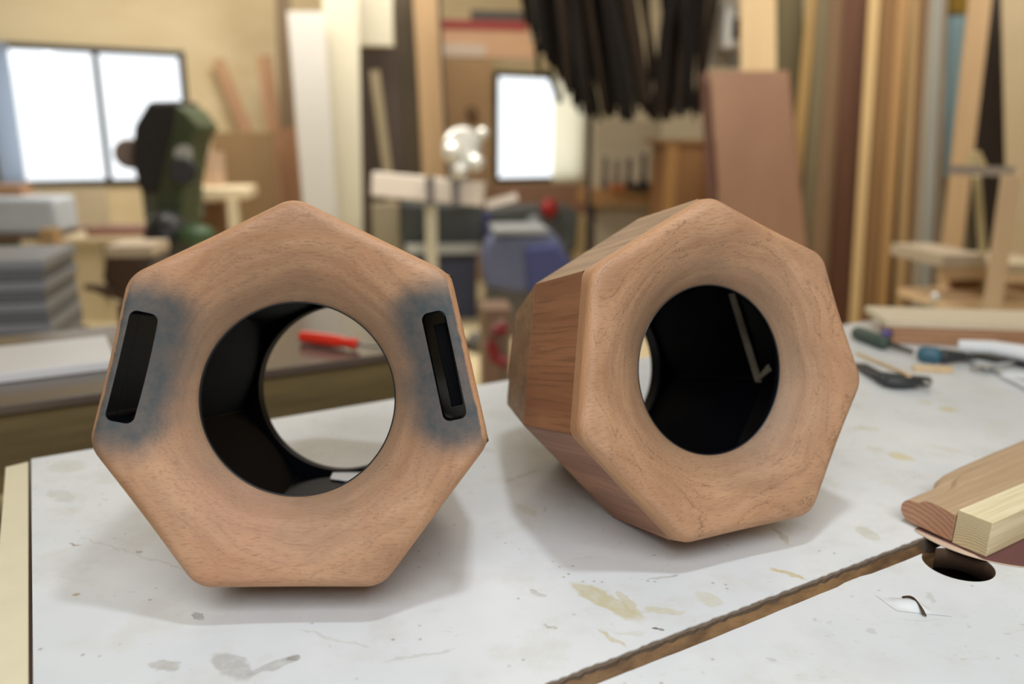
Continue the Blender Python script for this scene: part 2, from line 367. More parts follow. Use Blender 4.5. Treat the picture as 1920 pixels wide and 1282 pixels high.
def glass():
    m, nt, b = newmat('clear_pane'); nt.nodes.remove(b)
    t = N(nt, 'ShaderNodeBsdfTransparent'); g = N(nt, 'ShaderNodeBsdfGlossy'); g.inputs['Roughness'].default_value = 0.05
    mx = N(nt, 'ShaderNodeMixShader'); mx.inputs[0].default_value = 0.04
    nt.links.new(t.outputs[0], mx.inputs[1]); nt.links.new(g.outputs[0], mx.inputs[2]); nt.links.new(mx.outputs[0], nt.nodes['Material Output'].inputs[0]); return m
def cloth(name, rgb):
    m, nt, b = newmat(name); nt.nodes.remove(b)
    t = N(nt, 'ShaderNodeBsdfTranslucent'); g = N(nt, 'ShaderNodeBsdfDiffuse'); t.inputs[0].default_value = lin(rgb); g.inputs[0].default_value = lin(rgb)
    mx = N(nt, 'ShaderNodeMixShader'); mx.inputs[0].default_value = 0.12
    nt.links.new(t.outputs[0], mx.inputs[1]); nt.links.new(g.outputs[0], mx.inputs[2]); nt.links.new(mx.outputs[0], nt.nodes['Material Output'].inputs[0]); return m
M_GLASS = glass()
bm = NB(); room_box(bm, -7, UR + T, -1.5, VB + T, ZC, ZC + 0.1)
o = link('ceiling', bm, plain('white_ceiling', (225, 222, 214), .9)); tag(o, 'white workshop ceiling', None, kind='structure')
def window(name, wn, mull, label):
    u0, u1, z0, z1 = wn
    root = bpy.data.objects.new(name, None); COL.objects.link(root); root.location = R2W((u0 + u1) / 2, VB, z0); WORLD_LOC[root] = Vector(root.location)
    root['kind'] = 'structure'; root['label'] = label
    f = 0.045; bm = NB()
    room_box(bm, u0, u1, VB - 0.03, VB + 0.05, z1 - f, z1); room_box(bm, u0, u1, VB - 0.03, VB + 0.05, z0, z0 + f)
    room_box(bm, u0, u0 + f, VB - 0.03, VB + 0.05, z0 + f, z1 - f); room_box(bm, u1 - f, u1, VB - 0.03, VB + 0.05, z0 + f, z1 - f)
    link('window_frame', bm, M_FRAME, root)
    for um in mull:
        bm = NB(); room_box(bm, um - 0.022, um + 0.022, VB - 0.025, VB + 0.04, z0 + f, z1 - f); link('mullion', bm, M_FRAME, root)
    us = [u0 + f] + list(mull) + [u1 - f]
    for a, b in zip(us, us[1:]):
        bm = NB(); room_box(bm, a + 0.022, b - 0.022, VB + 0.045, VB + 0.049, z0 + f, z1 - f); link('pane', bm, M_GLASS, root)
    return root
W1 = window('window_1', w1, [W2R(V(190, 210, VB))[0]], 'bright two pane sliding window behind the green machine')
W2 = window('window_2', w2, [], 'bright narrow window with a cream curtain on its right')
# pale bluish strip of curtain at the left of window 1, cream curtain on window 2
def curtain(px0, px1, pyt, pyb, mat, name, label, cat):
    a = W2R(V(px0, 200, VB - .06))[0]; b = W2R(V(px1, 200, VB - .06))[0]; zt = V(px0, pyt, VB - .06).z; zb = V(px0, pyb, VB - .06).z
    bm = NB(); n = 36; f = []; k = []
    for i in range(n + 1):
        u = a + (b - a) * i / n; v = VB - 0.075 + 0.018 * math.sin(i * 1.25)
        f.append((bm.verts.new(R2W(u, v, zt)), bm.verts.new(R2W(u, v, zb))))
    for p, q in zip(f, f[1:]): bm.faces.new((p[0], q[0], q[1], p[1]))
    o = link(name, bm, mat)
    tag(o, label, cat)
curtain(-20, 30, 76, 352, cloth('blue_white_cloth', (205, 215, 228)), 'curtain', 'pale bluish curtain gathered at the left end of the big window', 'curtain')
curtain(1036, 1098, 128, 342, cloth('cream_cloth', (255, 248, 222)), 'curtain', 'cream curtain on the right side of the narrow window', 'curtain')

# ------------------------------------------------------------------ the white work table
root_t = thing('work_table', R2W(0.9, 0.3, ZF), 'large white topped work table with cream edge strip and brown groove', 'table')
UL, UE, VN, VF = -0.046, 1.87, -0.45, 1.114
VA, VBb = 0.4345, 0.4165        # groove edges
TT = 0.022
def ragged(u0, u1, v, n, amp, seed, low=0.0):
    rnd = random.Random(seed); pts = []
    for i in range(n + 1):
        u = u0 + (u1 - u0) * i / n
        pts.append((u, v + (rnd.random() - 0.5) * amp + low * math.sin(u * 17) ))
    return pts
def slab(bm, outline, z0, z1):
    top = [bm.verts.new(R2W(u, v, z1)) for u, v in outline]; bot = [bm.verts.new(R2W(u, v, z0)) for u, v in outline]
    bm.faces.new(top); bm.faces.new(bot[::-1]); n = len(top)
    for i in range(n): bm.faces.new((top[i], bot[i], bot[(i + 1) % n], top[(i + 1) % n]))
bm = NB(); slab(bm, ragged(UL, UE, VA + 0.0008, 420, 0.0016, 3) + [(UE, VF), (UL, VF)], -0.0012, 0.0)
link('far_board', bm, M_TABLE, root_t, smooth=False, label='white far board of the table top')
bm = NB(); slab(bm, ragged(UL, UE, VA - 0.0024, 330, 0.0018, 5) + [(UE, VF), (UL, VF)], -TT, -0.0012)
link('torn_layer', bm, M_TORN, root_t, smooth=False, label='torn brown layer under the white board edge')
# near board with the round hole
hc = (0.4315 * CU + 0.698 * SU, -0.4315 * SU + 0.698 * CU); HR = 0.0315
bm = NB()
edge = [(u, v + 0.0006 * math.sin(u * 23 + 1) + (0.0016 if .60 < u < .63 else 0)) for u, v in ragged(UL, UE, VBb - 0.0015, 160, 0.0004, 9)]
slab(bm, [(UL, VN), (UE, VN)] + edge[::-1], -TT, 0.0)
near = link('near_board', bm, [M_PAPER, M_DKWOOD], root_t, smooth=False, label='white near board with a round hole')
bmc = NB(); disc_cyl(bmc, R2W(hc[0], hc[1], -0.1), Z3, HR, 0.2, 72)
# the hole breaks through to the groove
cut = link('cutter', bmc, M_DKWOOD)
def boolean(o, cut):
    md = o.modifiers.new('b', 'BOOLEAN'); md.object = cut; md.operation = 'DIFFERENCE'; md.solver = 'EXACT'
    try: md.material_mode = 'TRANSFER'
    except Exception: pass
    bpy.context.view_layer.update()
    dg = bpy.context.evaluated_depsgraph_get(); me = bpy.data.meshes.new_from_object(o.evaluated_get(dg))
    o.modifiers.clear(); o.data = me; bpy.data.objects.remove(cut)
boolean(near, cut)
# groove: rounded brown channel
bm = NB(); prof = []
for i in range(11):
    a = i / 10; prof.append((VA - 0.0015 + (VBb - 0.002 - VA + 0.0015) * a, -0.004 - 0.0050 * math.sin(a * PI)))
nseg = 80; rows = []
rnd = random.Random(4)
for i in range(nseg + 1):
    u = UL + (0.735 - UL) * i / nseg; dz = rnd.uniform(-.0006, .0006)
    rows.append([bm.verts.new(R2W(u, v, z + dz)) for v, z in prof] + [bm.verts.new(R2W(u, VBb - 0.002, -TT)), bm.verts.new(R2W(u, VA - 0.0015, -TT))])
for a, b in zip(rows, rows[1:]):
    n = len(a)
    for k in range(n): bm.faces.new((a[k], a[(k + 1) % n], b[(k + 1) % n], b[k]))
bm.faces.new(rows[0]); bm.faces.new(rows[-1][::-1])
link('groove', bm, M_GROOVE, root_t, label='worn brown wooden groove between the boards')
bm = NB(); room_box(bm, UL, UE, VN, VF, -0.075, -0.055); link('dark_hole_backer', bm, M_DKWOOD, root_t)  # added dark panel, keeps the lit floor from showing through the hole
bm = NB(); room_box(bm, UL + .01, UE - .01, VF - 0.05, VF - .008, -0.16, -TT - .001); link('apron', bm, M_DKWOOD, root_t)
for uu in (UL + 0.12, UE - 0.12):
    for vv in (VN + 0.1, VF - 0.12):
        bm = NB(); room_box(bm, uu - .04, uu + .04, vv - .04, vv + .04, ZF, -0.075); link('leg', bm, M_DKWOOD, root_t)
bm = NB()
slab(bm, [(UL - 0.0335, VN), (UL - 0.003, VN), (UL - 0.003, VF - 0.006), (UL - 0.0275, VF - 0.012)], -0.04, -0.0005)
link('edge_strip', bm, M_CREAM, root_t, bevel=0.001, label='cream wooden strip along the left end')
bm = NB(); slab(bm, [(UL - 0.004, VN), (UL + 0.001, VN), (UL + 0.001, VF - 0.006), (UL - 0.004, VF - 0.006)], -0.04, -0.004)
link('strip_gap', bm, M_DKWOOD, root_t, label='dark seam beside the cream strip')
# torn paper bump near the hole: a raised blister with a curled flap
bm = NB(); c = G(1712, 1136); n = 14
gr = []
for i in range(n + 1):
    row = []
    for j in range(n + 1):
        a, b_ = (i / n - .5) * 2, (j / n - .5) * 2
        rr = min(1, math.hypot(a, b_)); z = 0.0045 * (1 - rr * rr) ** 1.5
        if a > 0.15: z *= max(0, 1 - (a - .15) * 3)
        row.append(bm.verts.new(c + Vector((a * 0.022 + b_ * .004, -b_ * 0.012 + a * -.004, z + 0.0004))))
    gr.append(row)
for i in range(n):
    for j in range(n): bm.faces.new((gr[i][j], gr[i + 1][j], gr[i + 1][j + 1], gr[i][j + 1]))
link('blister', bm, M_PAPER, root_t, label='raised torn blister in the white surface')
bm = NB(); c = G(1722, 1134)
for s, (dx, dy) in enumerate(((1, 0), )):
    rows = []
    for i in range(9):
        t = i / 8
        p0 = G(1690 + 40 * t ** .85, 1122 + 8 * t + 26 * t ** 2.2)
        rows.append((bm.verts.new(p0 + Vector((0, 0, .0042 * math.sin(t * PI * .9) + .0022))), bm.verts.new(p0 + Vector((0.0006 + .0018 * t, -0.0012 - .0006 * t, .0012 + .003 * math.sin(t * PI * .9))))))
    for a, b in zip(rows, rows[1:]): bm.faces.new((a[0], b[0], b[1], a[1]))
o = link('tear', bm, M_DKWOOD, root_t, label='dark curved tear beside the blister'); md = o.modifiers.new('s', 'SOLIDIFY'); md.thickness = 0.001

# ------------------------------------------------------------------ the two heptagonal shells
R1, R2_, R3_, D1, D2 = 0.170, 0.168, 0.1210, 0.1327, 0.2969
RH, DH, RB, DB = 0.0835, 0.0306, 0.0964, 0.2729
P7 = PI / 7
def hept(R): return [Vector((R * math.cos(PI / 2 + k * 2 * P7), 0, R * math.sin(PI / 2 + k * 2 * P7))) for k in range(7)]
def rounded(poly, r, per=14):
    pts = []; n = len(poly)
    for i in range(n):
        p = poly[i]; a = (poly[i - 1] - p); b = (poly[(i + 1) % n] - p); la, lb = a.length, b.length; a.normalize(); b.normalize()
        half = a.angle(b) / 2; t = r / math.tan(half); cen = p + (a + b).normalized() * (r / math.sin(half))
        p0 = p + a * t; p1 = p + b * t; v0 = p0 - cen; v1 = p1 - cen; om = v0.angle(v1)
        for k in range(per + 1):
            s = k / per; pts.append(cen + (v0 * math.sin((1 - s) * om) + v1 * math.sin(s * om)) / math.sin(om))
    return pts
def radial(pts, angles):
    """radius of a closed outline at each angle"""
    pol = [(math.atan2(p.z, p.x), p) for p in pts]; out = []
    segs = list(zip(pts, pts[1:] + pts[:1]))
    for a in angles:
        d = (math.cos(a), math.sin(a)); best = None
        for p, q in segs:
            ex, ez = q.x - p.x, q.z - p.z; den = d[0] * ez - d[1] * ex
            if abs(den) < 1e-12: continue
            t = (p.x * ez - p.z * ex) / den; s = (p.x * d[1] - p.z * d[0]) / den
            if t > 0 and -1e-6 <= s <= 1 + 1e-6: best = t if best is None else max(best, t)
        out.append(best)
    return out
NA = 336
ANG = [PI / 2 + (i + 0.5) * 2 * PI / NA for i in range(NA)]
BASE = Vector((0, D1, -R2_ * math.cos(P7)))
def ring_mesh(rings, matfn):
    """closed loop of rings -> solid torus"""
    bm = NB(); vs = []
    for rad, dep in rings:
        vs.append([bm.verts.new(Vector((rad[i] * math.cos(ANG[i]), dep[i], rad[i] * math.sin(ANG[i])))) for i in range(NA)])
    m = len(vs)
    for k in range(m):
        a, b = vs[k], vs[(k + 1) % m]
        for i in range(NA):
            f = bm.faces.new((a[i], b[i], b[(i + 1) % NA], a[(i + 1) % NA])); f.material_index = matfn(k)
    return bm
def llink(name, bm, mats, parent, smooth=True, angle=30, bevel=0.0, label=None):
    """shell-local coordinates, parent carries the pose"""
    bmesh.ops.recalc_face_normals(bm, faces=bm.faces)
    bmesh.ops.translate(bm, verts=bm.verts, vec=-BASE)
    me = bpy.data.meshes.new(name); bm.to_mesh(me); bm.free()
    if smooth: me.shade_smooth(); me.set_sharp_from_angle(angle=math.radians(angle))
    for m in mats: me.materials.append(m)
    o = bpy.data.objects.new(name, me); COL.objects.link(o); o.parent = parent
    if bevel:
        md = o.modifiers.new('bevel', 'BEVEL'); md.width = bevel; md.segments = 3; md.limit_method = 'ANGLE'
    if label: o['label'] = label
    return o
def flare(r, ro=0.158):
    if r >= ro: return 0.0
    return DH * ((ro - r) / (ro - RH)) ** 1.85
def make_shell(origin, ex, ey, ez, verts, slots, label, hue, dz):
    root = bpy.data.objects.new('heptagonal_wooden_shell', None); COL.objects.link(root)
    tag(root, label, 'wooden housing')
    B = Matrix((ex, ey, ez)).transposed(); loc = Vector(origin) + B @ BASE + Vector((0, 0, dz))
    root.matrix_world = Matrix.Translation(loc) @ B.to_4x4()
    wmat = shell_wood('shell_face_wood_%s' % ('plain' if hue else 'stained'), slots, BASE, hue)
    fv = [Vector((a, 0, b)) for a, b in verts]
    delta = [f - h for f, h in zip(fv, hept(R1))]
    mv = [h + d * 0.6 for h, d in zip(hept(R2_), delta)]; rv = hept(R3_)
    out = radial(rounded(fv, 0.026), ANG); side = radial(rounded([p.lerp(q, .17) for p, q in zip(fv, mv)], 0.010), ANG)
    inner = radial(rounded([p * (1 - 0.016 / R1) for p in fv], 0.004), ANG)
    rf = 0.0095; rings = []; cst = lambda x: [x] * NA
    rings.append((cst(RH), cst(0.037))); rings.append((cst(RH), cst(DH + .0015))); rings.append((cst(RH + .0008), cst(DH - .0004)))
    n = 26
    for k in range(1, n + 1):
        t = k / n; rad = [RH + .0008 + (out[i] - rf - RH - .0008) * t for i in range(NA)]
        rings.append((rad, [flare(r) for r in rad]))
    for k in range(1, 8):
        a = k / 7 * PI / 2; rad = [out[i] - rf + rf * math.sin(a) for i in range(NA)]
        rings.append((rad, [flare(out[i] - rf) + rf * (1 - math.cos(a)) for i in range(NA)]))
    rings.append((side, cst(0.0215))); rings.append((inner, cst(0.0215))); rings.append((inner, cst(0.037)))
    nr = len(rings)
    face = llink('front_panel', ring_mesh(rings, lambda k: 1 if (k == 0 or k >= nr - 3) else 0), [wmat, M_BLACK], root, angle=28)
    cutters = []
    for (cx, cz, ang, hx, hz, ext) in slots:
        bm = NB(); pl = []
        r = 0.006
        for (sx, sz, a0) in ((1, 1, 0), (-1, 1, PI / 2), (-1, -1, PI), (1, -1, 3 * PI / 2)):
            for k in range(7):
                a = a0 + k / 6 * PI / 2; x = sx * (hx - r) + r * math.cos(a); z = sz * (hz - r) + r * math.sin(a)
                pl.append(Vector((cx + x * math.cos(ang) + z * math.sin(ang), -0.03, cz - x * math.sin(ang) + z * math.cos(ang))))
        add_prism(bm, pl, Vector((0, 1, 0)), 0.09)
        cutter = llink('cutter', bm, [M_BLACK], root, smooth=False)
        for f in cutter.data.polygons: f.material_index = 0
        cutters.append((cx, pl, cutter)); boolean(face, cutter)
        face.data.set_sharp_from_angle(angle=math.radians(28))
        # black inner pocket wall seen through the slot
        bm = NB()
        a1 = Vector((math.cos(ang), 0, -math.sin(ang))); a2 = Vector((math.sin(ang), 0, math.cos(ang))); c0 = Vector((cx, 0.0, cz)); sg = 1 if cx > 0 else -1
        def bx(xa, xb, za, zb, ya, yb):
            add_hex(bm, [c0 + a1 * x + a2 * z + Vector((0, y, 0)) for z in (za, zb) for x, y in ((xa, ya), (xb, ya), (xb, yb), (xa, yb))])
        bx(sg * -0.002, sg * (hx - .002), -hz + 0.010, hz - 0.010, 0.026, 0.036)
        llink('slot_backing', bm, [M_BLACK], root, bevel=.0008, label='black bar set inside the slot') if cx > 0 else bm.free()
    # thin dark ring where the flare meets the black inside
    bm = NB(); rr = []
    for k in range(8):
        a = k / 8 * 2 * PI; rr.append((RH - .0001 + .0006 * math.cos(a), DH + .0008 + .0009 * math.sin(a)))
    llink('aperture_ring', ring_mesh([(cst(r), cst(d)) for r, d in rr], lambda k: 0), [M_BLACKRIM], root, label='thin black ring round the front opening')
    th = 0.014
    sc = lambda p, y, R: Vector((p.x, y, p.z))
    def stave(name, pf, pr, y0, y1, j, mat, cutout=None):
        k = (j + 1) % 7; bm = NB()
        qs = []
        for pts, y in ((pf, y0), (pr, y1)):
            R = pts[j].length; s = 1 - th / (R * math.cos(P7))
            qs.append([Vector((pts[j].x, y, pts[j].z)), Vector((pts[k].x, y, pts[k].z)), Vector((pts[k].x * s, y, pts[k].z * s)), Vector((pts[j].x * s, y, pts[j].z * s))])
        add_hex(bm, qs[0] + qs[1]); bm.faces.ensure_lookup_table()
        bm.faces[0].material_index = 1; bm.faces[4].material_index = 1                        # inner face painted black
        return llink(name, bm, [mat, M_BLACK], root, smooth=False, bevel=0.0005)
    f2 = [p.lerp(q, .17) for p, q in zip(fv, mv)]
    yb = D2 - 0.022; t_ = (yb - D1) / (D2 - D1); r2 = [p.lerp(q, t_) for p, q in zip(mv, rv)]
    for j in range(7):
        so = stave('front_stave', f2, mv, 0.0219, D1, j, M_STAVE2 if j in (0, 6) else M_STAVE)
        for cx, pl, _ in cutters:
            if (cx > 0 and j == 5) or (cx < 0 and j == 1):
                so.modifiers.clear()
                bm = NB(); add_prism(bm, pl, Vector((0, 1, 0)), 0.12); cc = llink('cutter', bm, [M_BLACK], root, smooth=False); boolean(so, cc)
    for j in range(7):
        stave('rear_stave', mv, r2, D1, yb - .0003, j, M_STAVE2)
    # back plate with its round opening
    rim = radial(rounded(rv, 0.014), ANG); rim2 = radial(rounded(r2, 0.006), ANG); rg = []
    rg.append((cst(RB), cst(yb))); rg.append((cst(RB), cst(D2)))
    for k in range(5):
        a = k / 4 * PI / 2; rg.append(([x - .008 + .008 * math.sin(a) for x in rim], cst(D2 - .008 * (1 - math.cos(a)))))
    rg.append((rim2, cst(yb)))
    nn = len(rg)
    llink('back_plate', ring_mesh(rg, lambda k: 1 if k in (0, nn - 1) else 0), [M_STAVE2, M_BLACK], root)
    return root, mv, r2
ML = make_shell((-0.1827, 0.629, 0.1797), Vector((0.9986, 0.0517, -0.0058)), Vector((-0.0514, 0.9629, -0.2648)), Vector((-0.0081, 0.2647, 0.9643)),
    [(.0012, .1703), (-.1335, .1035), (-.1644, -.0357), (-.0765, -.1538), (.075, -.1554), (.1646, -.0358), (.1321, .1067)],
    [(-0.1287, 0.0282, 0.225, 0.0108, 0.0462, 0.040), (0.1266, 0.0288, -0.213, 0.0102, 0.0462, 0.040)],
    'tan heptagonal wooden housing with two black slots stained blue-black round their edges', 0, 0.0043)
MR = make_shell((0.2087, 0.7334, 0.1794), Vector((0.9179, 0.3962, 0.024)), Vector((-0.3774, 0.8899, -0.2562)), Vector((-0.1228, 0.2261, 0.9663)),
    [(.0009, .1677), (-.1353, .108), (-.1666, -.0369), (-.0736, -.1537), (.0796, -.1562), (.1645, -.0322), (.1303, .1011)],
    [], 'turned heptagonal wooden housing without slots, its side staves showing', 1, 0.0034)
# pale strip glued in an L on the black inner wall of the right shell; white patch in the left one stands in for a lit gap
def wall_frame(j):
    phi = PI / 2 + (j + .5) * 2 * P7; return Vector((math.cos(phi), 0, math.sin(phi))), Vector((-math.sin(phi), 0, math.cos(phi)))
def inner_pt(j, s, y, lift):
    n, t = wall_frame(j)
    if y < D1: a = R1 * math.cos(P7) + (R2_ - R1) * math.cos(P7) * (y / D1)
    else: a = (R2_ + (R3_ - R2_) * (y - D1) / (D2 - D1)) * math.cos(P7)
    return n * (a - 0.0155 - lift) + t * s + Vector((0, y, 0))
bm = NB()
add_hex(bm, [inner_pt(5, s, y, l) for l in (0.0, 0.002) for s, y in ((.045, .1375), (.045, .1450), (-.0655, .1450), (-.0655, .1375))])
add_hex(bm, [inner_pt(5, s, y, l) for l in (0.0, 0.0021) for s, y in ((-.0570, .1375), (-.0655, .1450), (-.0520, .116), (-.0445, .119))])
llink('corner_strip', bm, [M_RAW], MR[0], smooth=False, label='pale L-shaped strip on the black inner wall')
bm = NB()
add_hex(bm, [inner_pt(3, s, y, l) for l in (0.0, 0.0012) for s, y in ((-.011, .258), (-.011, .2738), (.062, .2738), (.050, .236))])
llink('lit_gap_patch', bm, [plain('lit_gap_white', (250, 250, 250), .5, var=.02)], ML[0], smooth=False, label='small white patch standing in for the lit table seen through a gap')

# ------------------------------------------------------------------ sandpaper disc, moulding, pine stick at right
M_SAND = plain('dark_red_abrasive', (104, 66, 62), 0.9, var=0.18, scale=900)
M_SANDB = plain('tan_abrasive_backing', (206, 180, 156), 0.8, var=0.06)
LD = Vector((math.cos(math.radians(32)), math.sin(math.radians(32)), 0))       # direction the offcuts run
ND = Vector((math.sin(math.radians(32)), -math.cos(math.radians(32)), 0))      # towards the camera, right
def circum(a, b, c):
    ax_, ay_, bx_, by_, cx_, cy_ = a.x, a.y, b.x, b.y, c.x, c.y; d = 2 * (ax_ * (by_ - cy_) + bx_ * (cy_ - ay_) + cx_ * (ay_ - by_))
    x = ((ax_ ** 2 + ay_ ** 2) * (by_ - cy_) + (bx_ ** 2 + by_ ** 2) * (cy_ - ay_) + (cx_ ** 2 + cy_ ** 2) * (ay_ - by_)) / d
    y = ((ax_ ** 2 + ay_ ** 2) * (cx_ - bx_) + (bx_ ** 2 + by_ ** 2) * (ax_ - cx_) + (cx_ ** 2 + cy_ ** 2) * (bx_ - ax_)) / d
    return Vector((x, y, 0))
dcen = circum(G(1713, 994), G(1840, 1050), G(1920, 1065))
print('disc', dcen, (G(1716, 996) - dcen).length)
def disc_pts(r, n=90): return [dcen + Vector((math.cos(2 * PI * k / n) * r, math.sin(2 * PI * k / n) * r, 0)) for k in range(n)]
dr = (G(1713, 994) - dcen).length
E0 = G(1785, 1017, 0.0022)
t = thing('sanding_disc', dcen + Vector((0, 0, .0004)), 'dark red sanding disc with tan backing, under the two wood offcuts', 'sandpaper')
lim_n = (G(1713, 994) - Vector((E0.x, E0.y, 0))).dot(ND)
def disc_sheet(r0, zoff, th, mat, name, curl):
    bm = NB(); rows = []; nr_, na = 14, 110
    for i in range(nr_ + 1):
        rr = r0 * i / nr_; row = []
        for k in range(na):
            a = 2 * PI * k / na; x, y = math.cos(a) * rr, math.sin(a) * rr
            # the near left rim lifts a little
            lift = curl * max(0, (rr / r0) - 0.55) ** 2 * max(0, math.cos(a - math.radians(235))) ** 2
            q = dcen + Vector((x, y, 0)) - E0; q.z = 0; a_, n_ = q.dot(LD), q.dot(ND)
            n_ = max(n_, lim_n)
            if name == 'abrasive_face': a_ = max(a_, -.002 - max(0, n_ - .028) * 1.3)
            row.append(bm.verts.new(Vector((E0.x, E0.y, zoff)) + LD * a_ + ND * n_))
        rows.append(row)
    for i in range(1, nr_):
        for k in range(na): bm.faces.new((rows[i][k], rows[i][(k + 1) % na], rows[i + 1][(k + 1) % na], rows[i + 1][k]))
    for k in range(na): bm.faces.new((rows[0][0], rows[1][(k + 1) % na], rows[1][k])) if True else None
    bmesh.ops.remove_doubles(bm, verts=bm.verts, dist=1e-6)
    bmesh.ops.delete(bm, geom=[v for v in bm.verts if not v.link_faces], context='VERTS')
    o = link(name, bm, mat, t); md = o.modifiers.new('s', 'SOLIDIFY'); md.thickness = th; md.offset = 1
    return o
disc_sheet(dr * .985, 0.0010, 0.0005, M_SAND, 'abrasive_face', 0.0)
disc_sheet(dr, 0.0004, 0.0005, M_SANDB, 'paper_backing', 0.0)
M_PINE = wood('pale_pine', (226, 206, 158), (244, 228, 186), (500, 500, 12), 0.6, 1.0, 0.1)
def endgrain(name, dk, lt, sc, c):
    m, nt, b = newmat(name); tc = N(nt, 'ShaderNodeTexCoord').outputs['Object']
    wv = N(nt, 'ShaderNodeTexWave', wave_type='RINGS', rings_direction='SPHERICAL'); wv.inputs['Scale'].default_value = sc; wv.inputs['Distortion'].default_value = 2.0; wv.inputs['Detail'].default_value = 2
    nt.links.new(mapping(nt, tc, loc=c), wv.inputs['Vector'])
    f = noise(nt, tc, 700, 3)
    col = mixc(nt, wv.outputs['Fac'], lin(dk), lin(lt)); col = mixc(nt, math_n(nt, 'MULTIPLY', f, 0.25), col, lin(dk))
    nt.links.new(col, b.inputs['Base Color']); b.inputs['Roughness'].default_value = 0.7; return m
zb = 0.0022
def grain_along(name, dk, lt, fine=420, along=10):
    m, nt, b = newmat(name); tc = N(nt, 'ShaderNodeTexCoord').outputs['Object']
    v = mapping(nt, mapping(nt, tc, rot=(0, 0, -math.radians(32))), sc=(along, fine, fine)); f = noise(nt, v, 1.0, 4, .6); g = noise(nt, v, .2, 3)
    fac = mrange(nt, math_n(nt, 'ADD', math_n(nt, 'MULTIPLY', f, .5), math_n(nt, 'MULTIPLY', g, .5)), .38, .62)
    nt.links.new(mixc(nt, fac, lin(dk), lin(lt)), b.inputs['Base Color']); b.inputs['Roughness'].default_value = .6; bump(nt, b, f, .1, .0005); return m
M_PINES = grain_along('pine_sides', (222, 206, 164), (244, 232, 198)); M_PINEE = endgrain('pine_end', (196, 174, 132), (226, 208, 168), 330, (.02, .02, .05))
M_BEECH = grain_along('beech_sides', (182, 154, 122), (202, 174, 142)); M_BEECHE = endgrain('beech_end', (166, 120, 92), (194, 148, 118), 150, (.02, .0, .06))
# pine stick: end-face corners from the shared edge
E0 = G(1785, 1017, zb)                   # shared lower corner of both end faces
def stick(name, prof, L, mats, label, cat, taper=None):
    bm = NB(); a = [bm.verts.new(E0 + ND * x + Z3 * z) for x, z in prof]; rows = [a]
    cuts = taper if taper else [(L, 0)]
    for s, cutw in cuts: rows.append([bm.verts.new(E0 + ND * x + Z3 * z + LD * s) for x, z in prof])
    f0 = bm.faces.new(rows[0]); f0.material_index = 1; f1 = bm.faces.new(rows[-1][::-1]); f1.material_index = 1
    n = len(prof)
    for r0, r1 in zip(rows, rows[1:]):
        for i in range(n): bm.faces.new((r0[i], r1[i], r1[(i + 1) % n], r0[(i + 1) % n]))
    return one(name, bm, mats, label, cat, smooth=False, bevel=0.0004)
stick('pine_stick', [(0, 0), (.0335, 0.0), (.0345, .0365), (.0012, .0365)], 0.42, [M_PINES, M_PINEE], 'square pale pine stick lying against the brown moulded offcut', 'wood stick')
# moulding: rounded left nose, its upper edge shaped away from the end
bm = NB()
def mprof(k):
    """profile at station k: x runs to -width at the nose"""
    W_ = k
    pts = [(-0.0010, .0008), (-0.0006, .0300), (-W_ + .034, .0335), (-W_ + .024, .0318), (-W_ + .019, .0275)]
    for i in range(9):
        a = PI / 2 + PI * i / 8; pts.append((-W_ + .012 + .012 * math.cos(a), .0150 + .0118 * math.sin(a)))
    pts.append((-W_ + .020, .0022))
    return pts
rows = []
for s, W_ in ((0, .0580), (.006, .0582), (.030, .0590), (.050, .0590), (.065, .0620), (.080, .070), (.10, .0745), (.14, .078), (.22, .082), (.40, .088)):
    rows.append([bm.verts.new(E0 + ND * x + Z3 * z + LD * s) for x, z in mprof(W_)])
f0 = bm.faces.new(rows[0]); f0.material_index = 1; f1 = bm.faces.new(rows[-1][::-1]); f1.material_index = 1
for r0, r1 in zip(rows, rows[1:]):
    n = len(r0)
    for i in range(n): bm.faces.new((r0[i], r1[i], r1[(i + 1) % n], r0[(i + 1) % n]))
one('moulded_offcut', bm, [M_BEECH, M_BEECHE], 'brown moulded wood offcut with rounded nose beside the pine stick', 'wood offcut', angle=25, bevel=0.0004)

# ------------------------------------------------------------------ small tools at the back right of the white table
M_GRN = plain('dark_green_grip', (58, 76, 66), .5); M_PUR = plain('purple_cap', (96, 84, 150), .4); M_STEEL = plain('steel', (190, 192, 194), .3, .8); M_DKG = plain('dark_plastic', (48, 52, 54), .45)
M_TEAL = plain('teal_grip', (58, 100, 118), .45); M_WHT = plain('white_plastic', (232, 234, 238), .4); M_TAN = wood('tan_scrap', (206, 176, 134), (222, 194, 154), (60, 60, 60), .7)
def on(px, py, z): return G(px, py, z)
t = thing('green_chisel', G(1635, 640), 'small tool with dark green grip and purple cap near the table edge', 'hand tool')
bm = NB(); capsule(bm, on(1602, 622, .014), on(1664, 645, .014), .0135); link('grip', bm, M_GRN, t)
bm = NB(); capsule(bm, on(1655, 622, .016), on(1668, 627, .016), .008); link('end_cap', bm, M_PUR, t)
bm = NB(); add_tube(bm, [on(1660, 643, .013), on(1712, 660, .009)], [.006, .004], 10); link('shaft', bm, M_DKG, t)
t = thing('teal_handled_tool', G(1760, 680), 'dark tool with teal handle lying behind the small wood strip', 'hand tool')
bm = NB(); capsule(bm, on(1718, 662, .015), on(1768, 668, .015), .0150); link('grip', bm, M_TEAL, t)
bm = NB(); capsule(bm, on(1756, 668, .014), on(1812, 668, .014), .0140, r2=.009); link('head', bm, M_DKG, t)
bm = NB(); add_tube(bm, [on(1805, 668, .012), on(1830, 672, .006)], [.006, .003], 10); link('tip', bm, M_DKG, t)
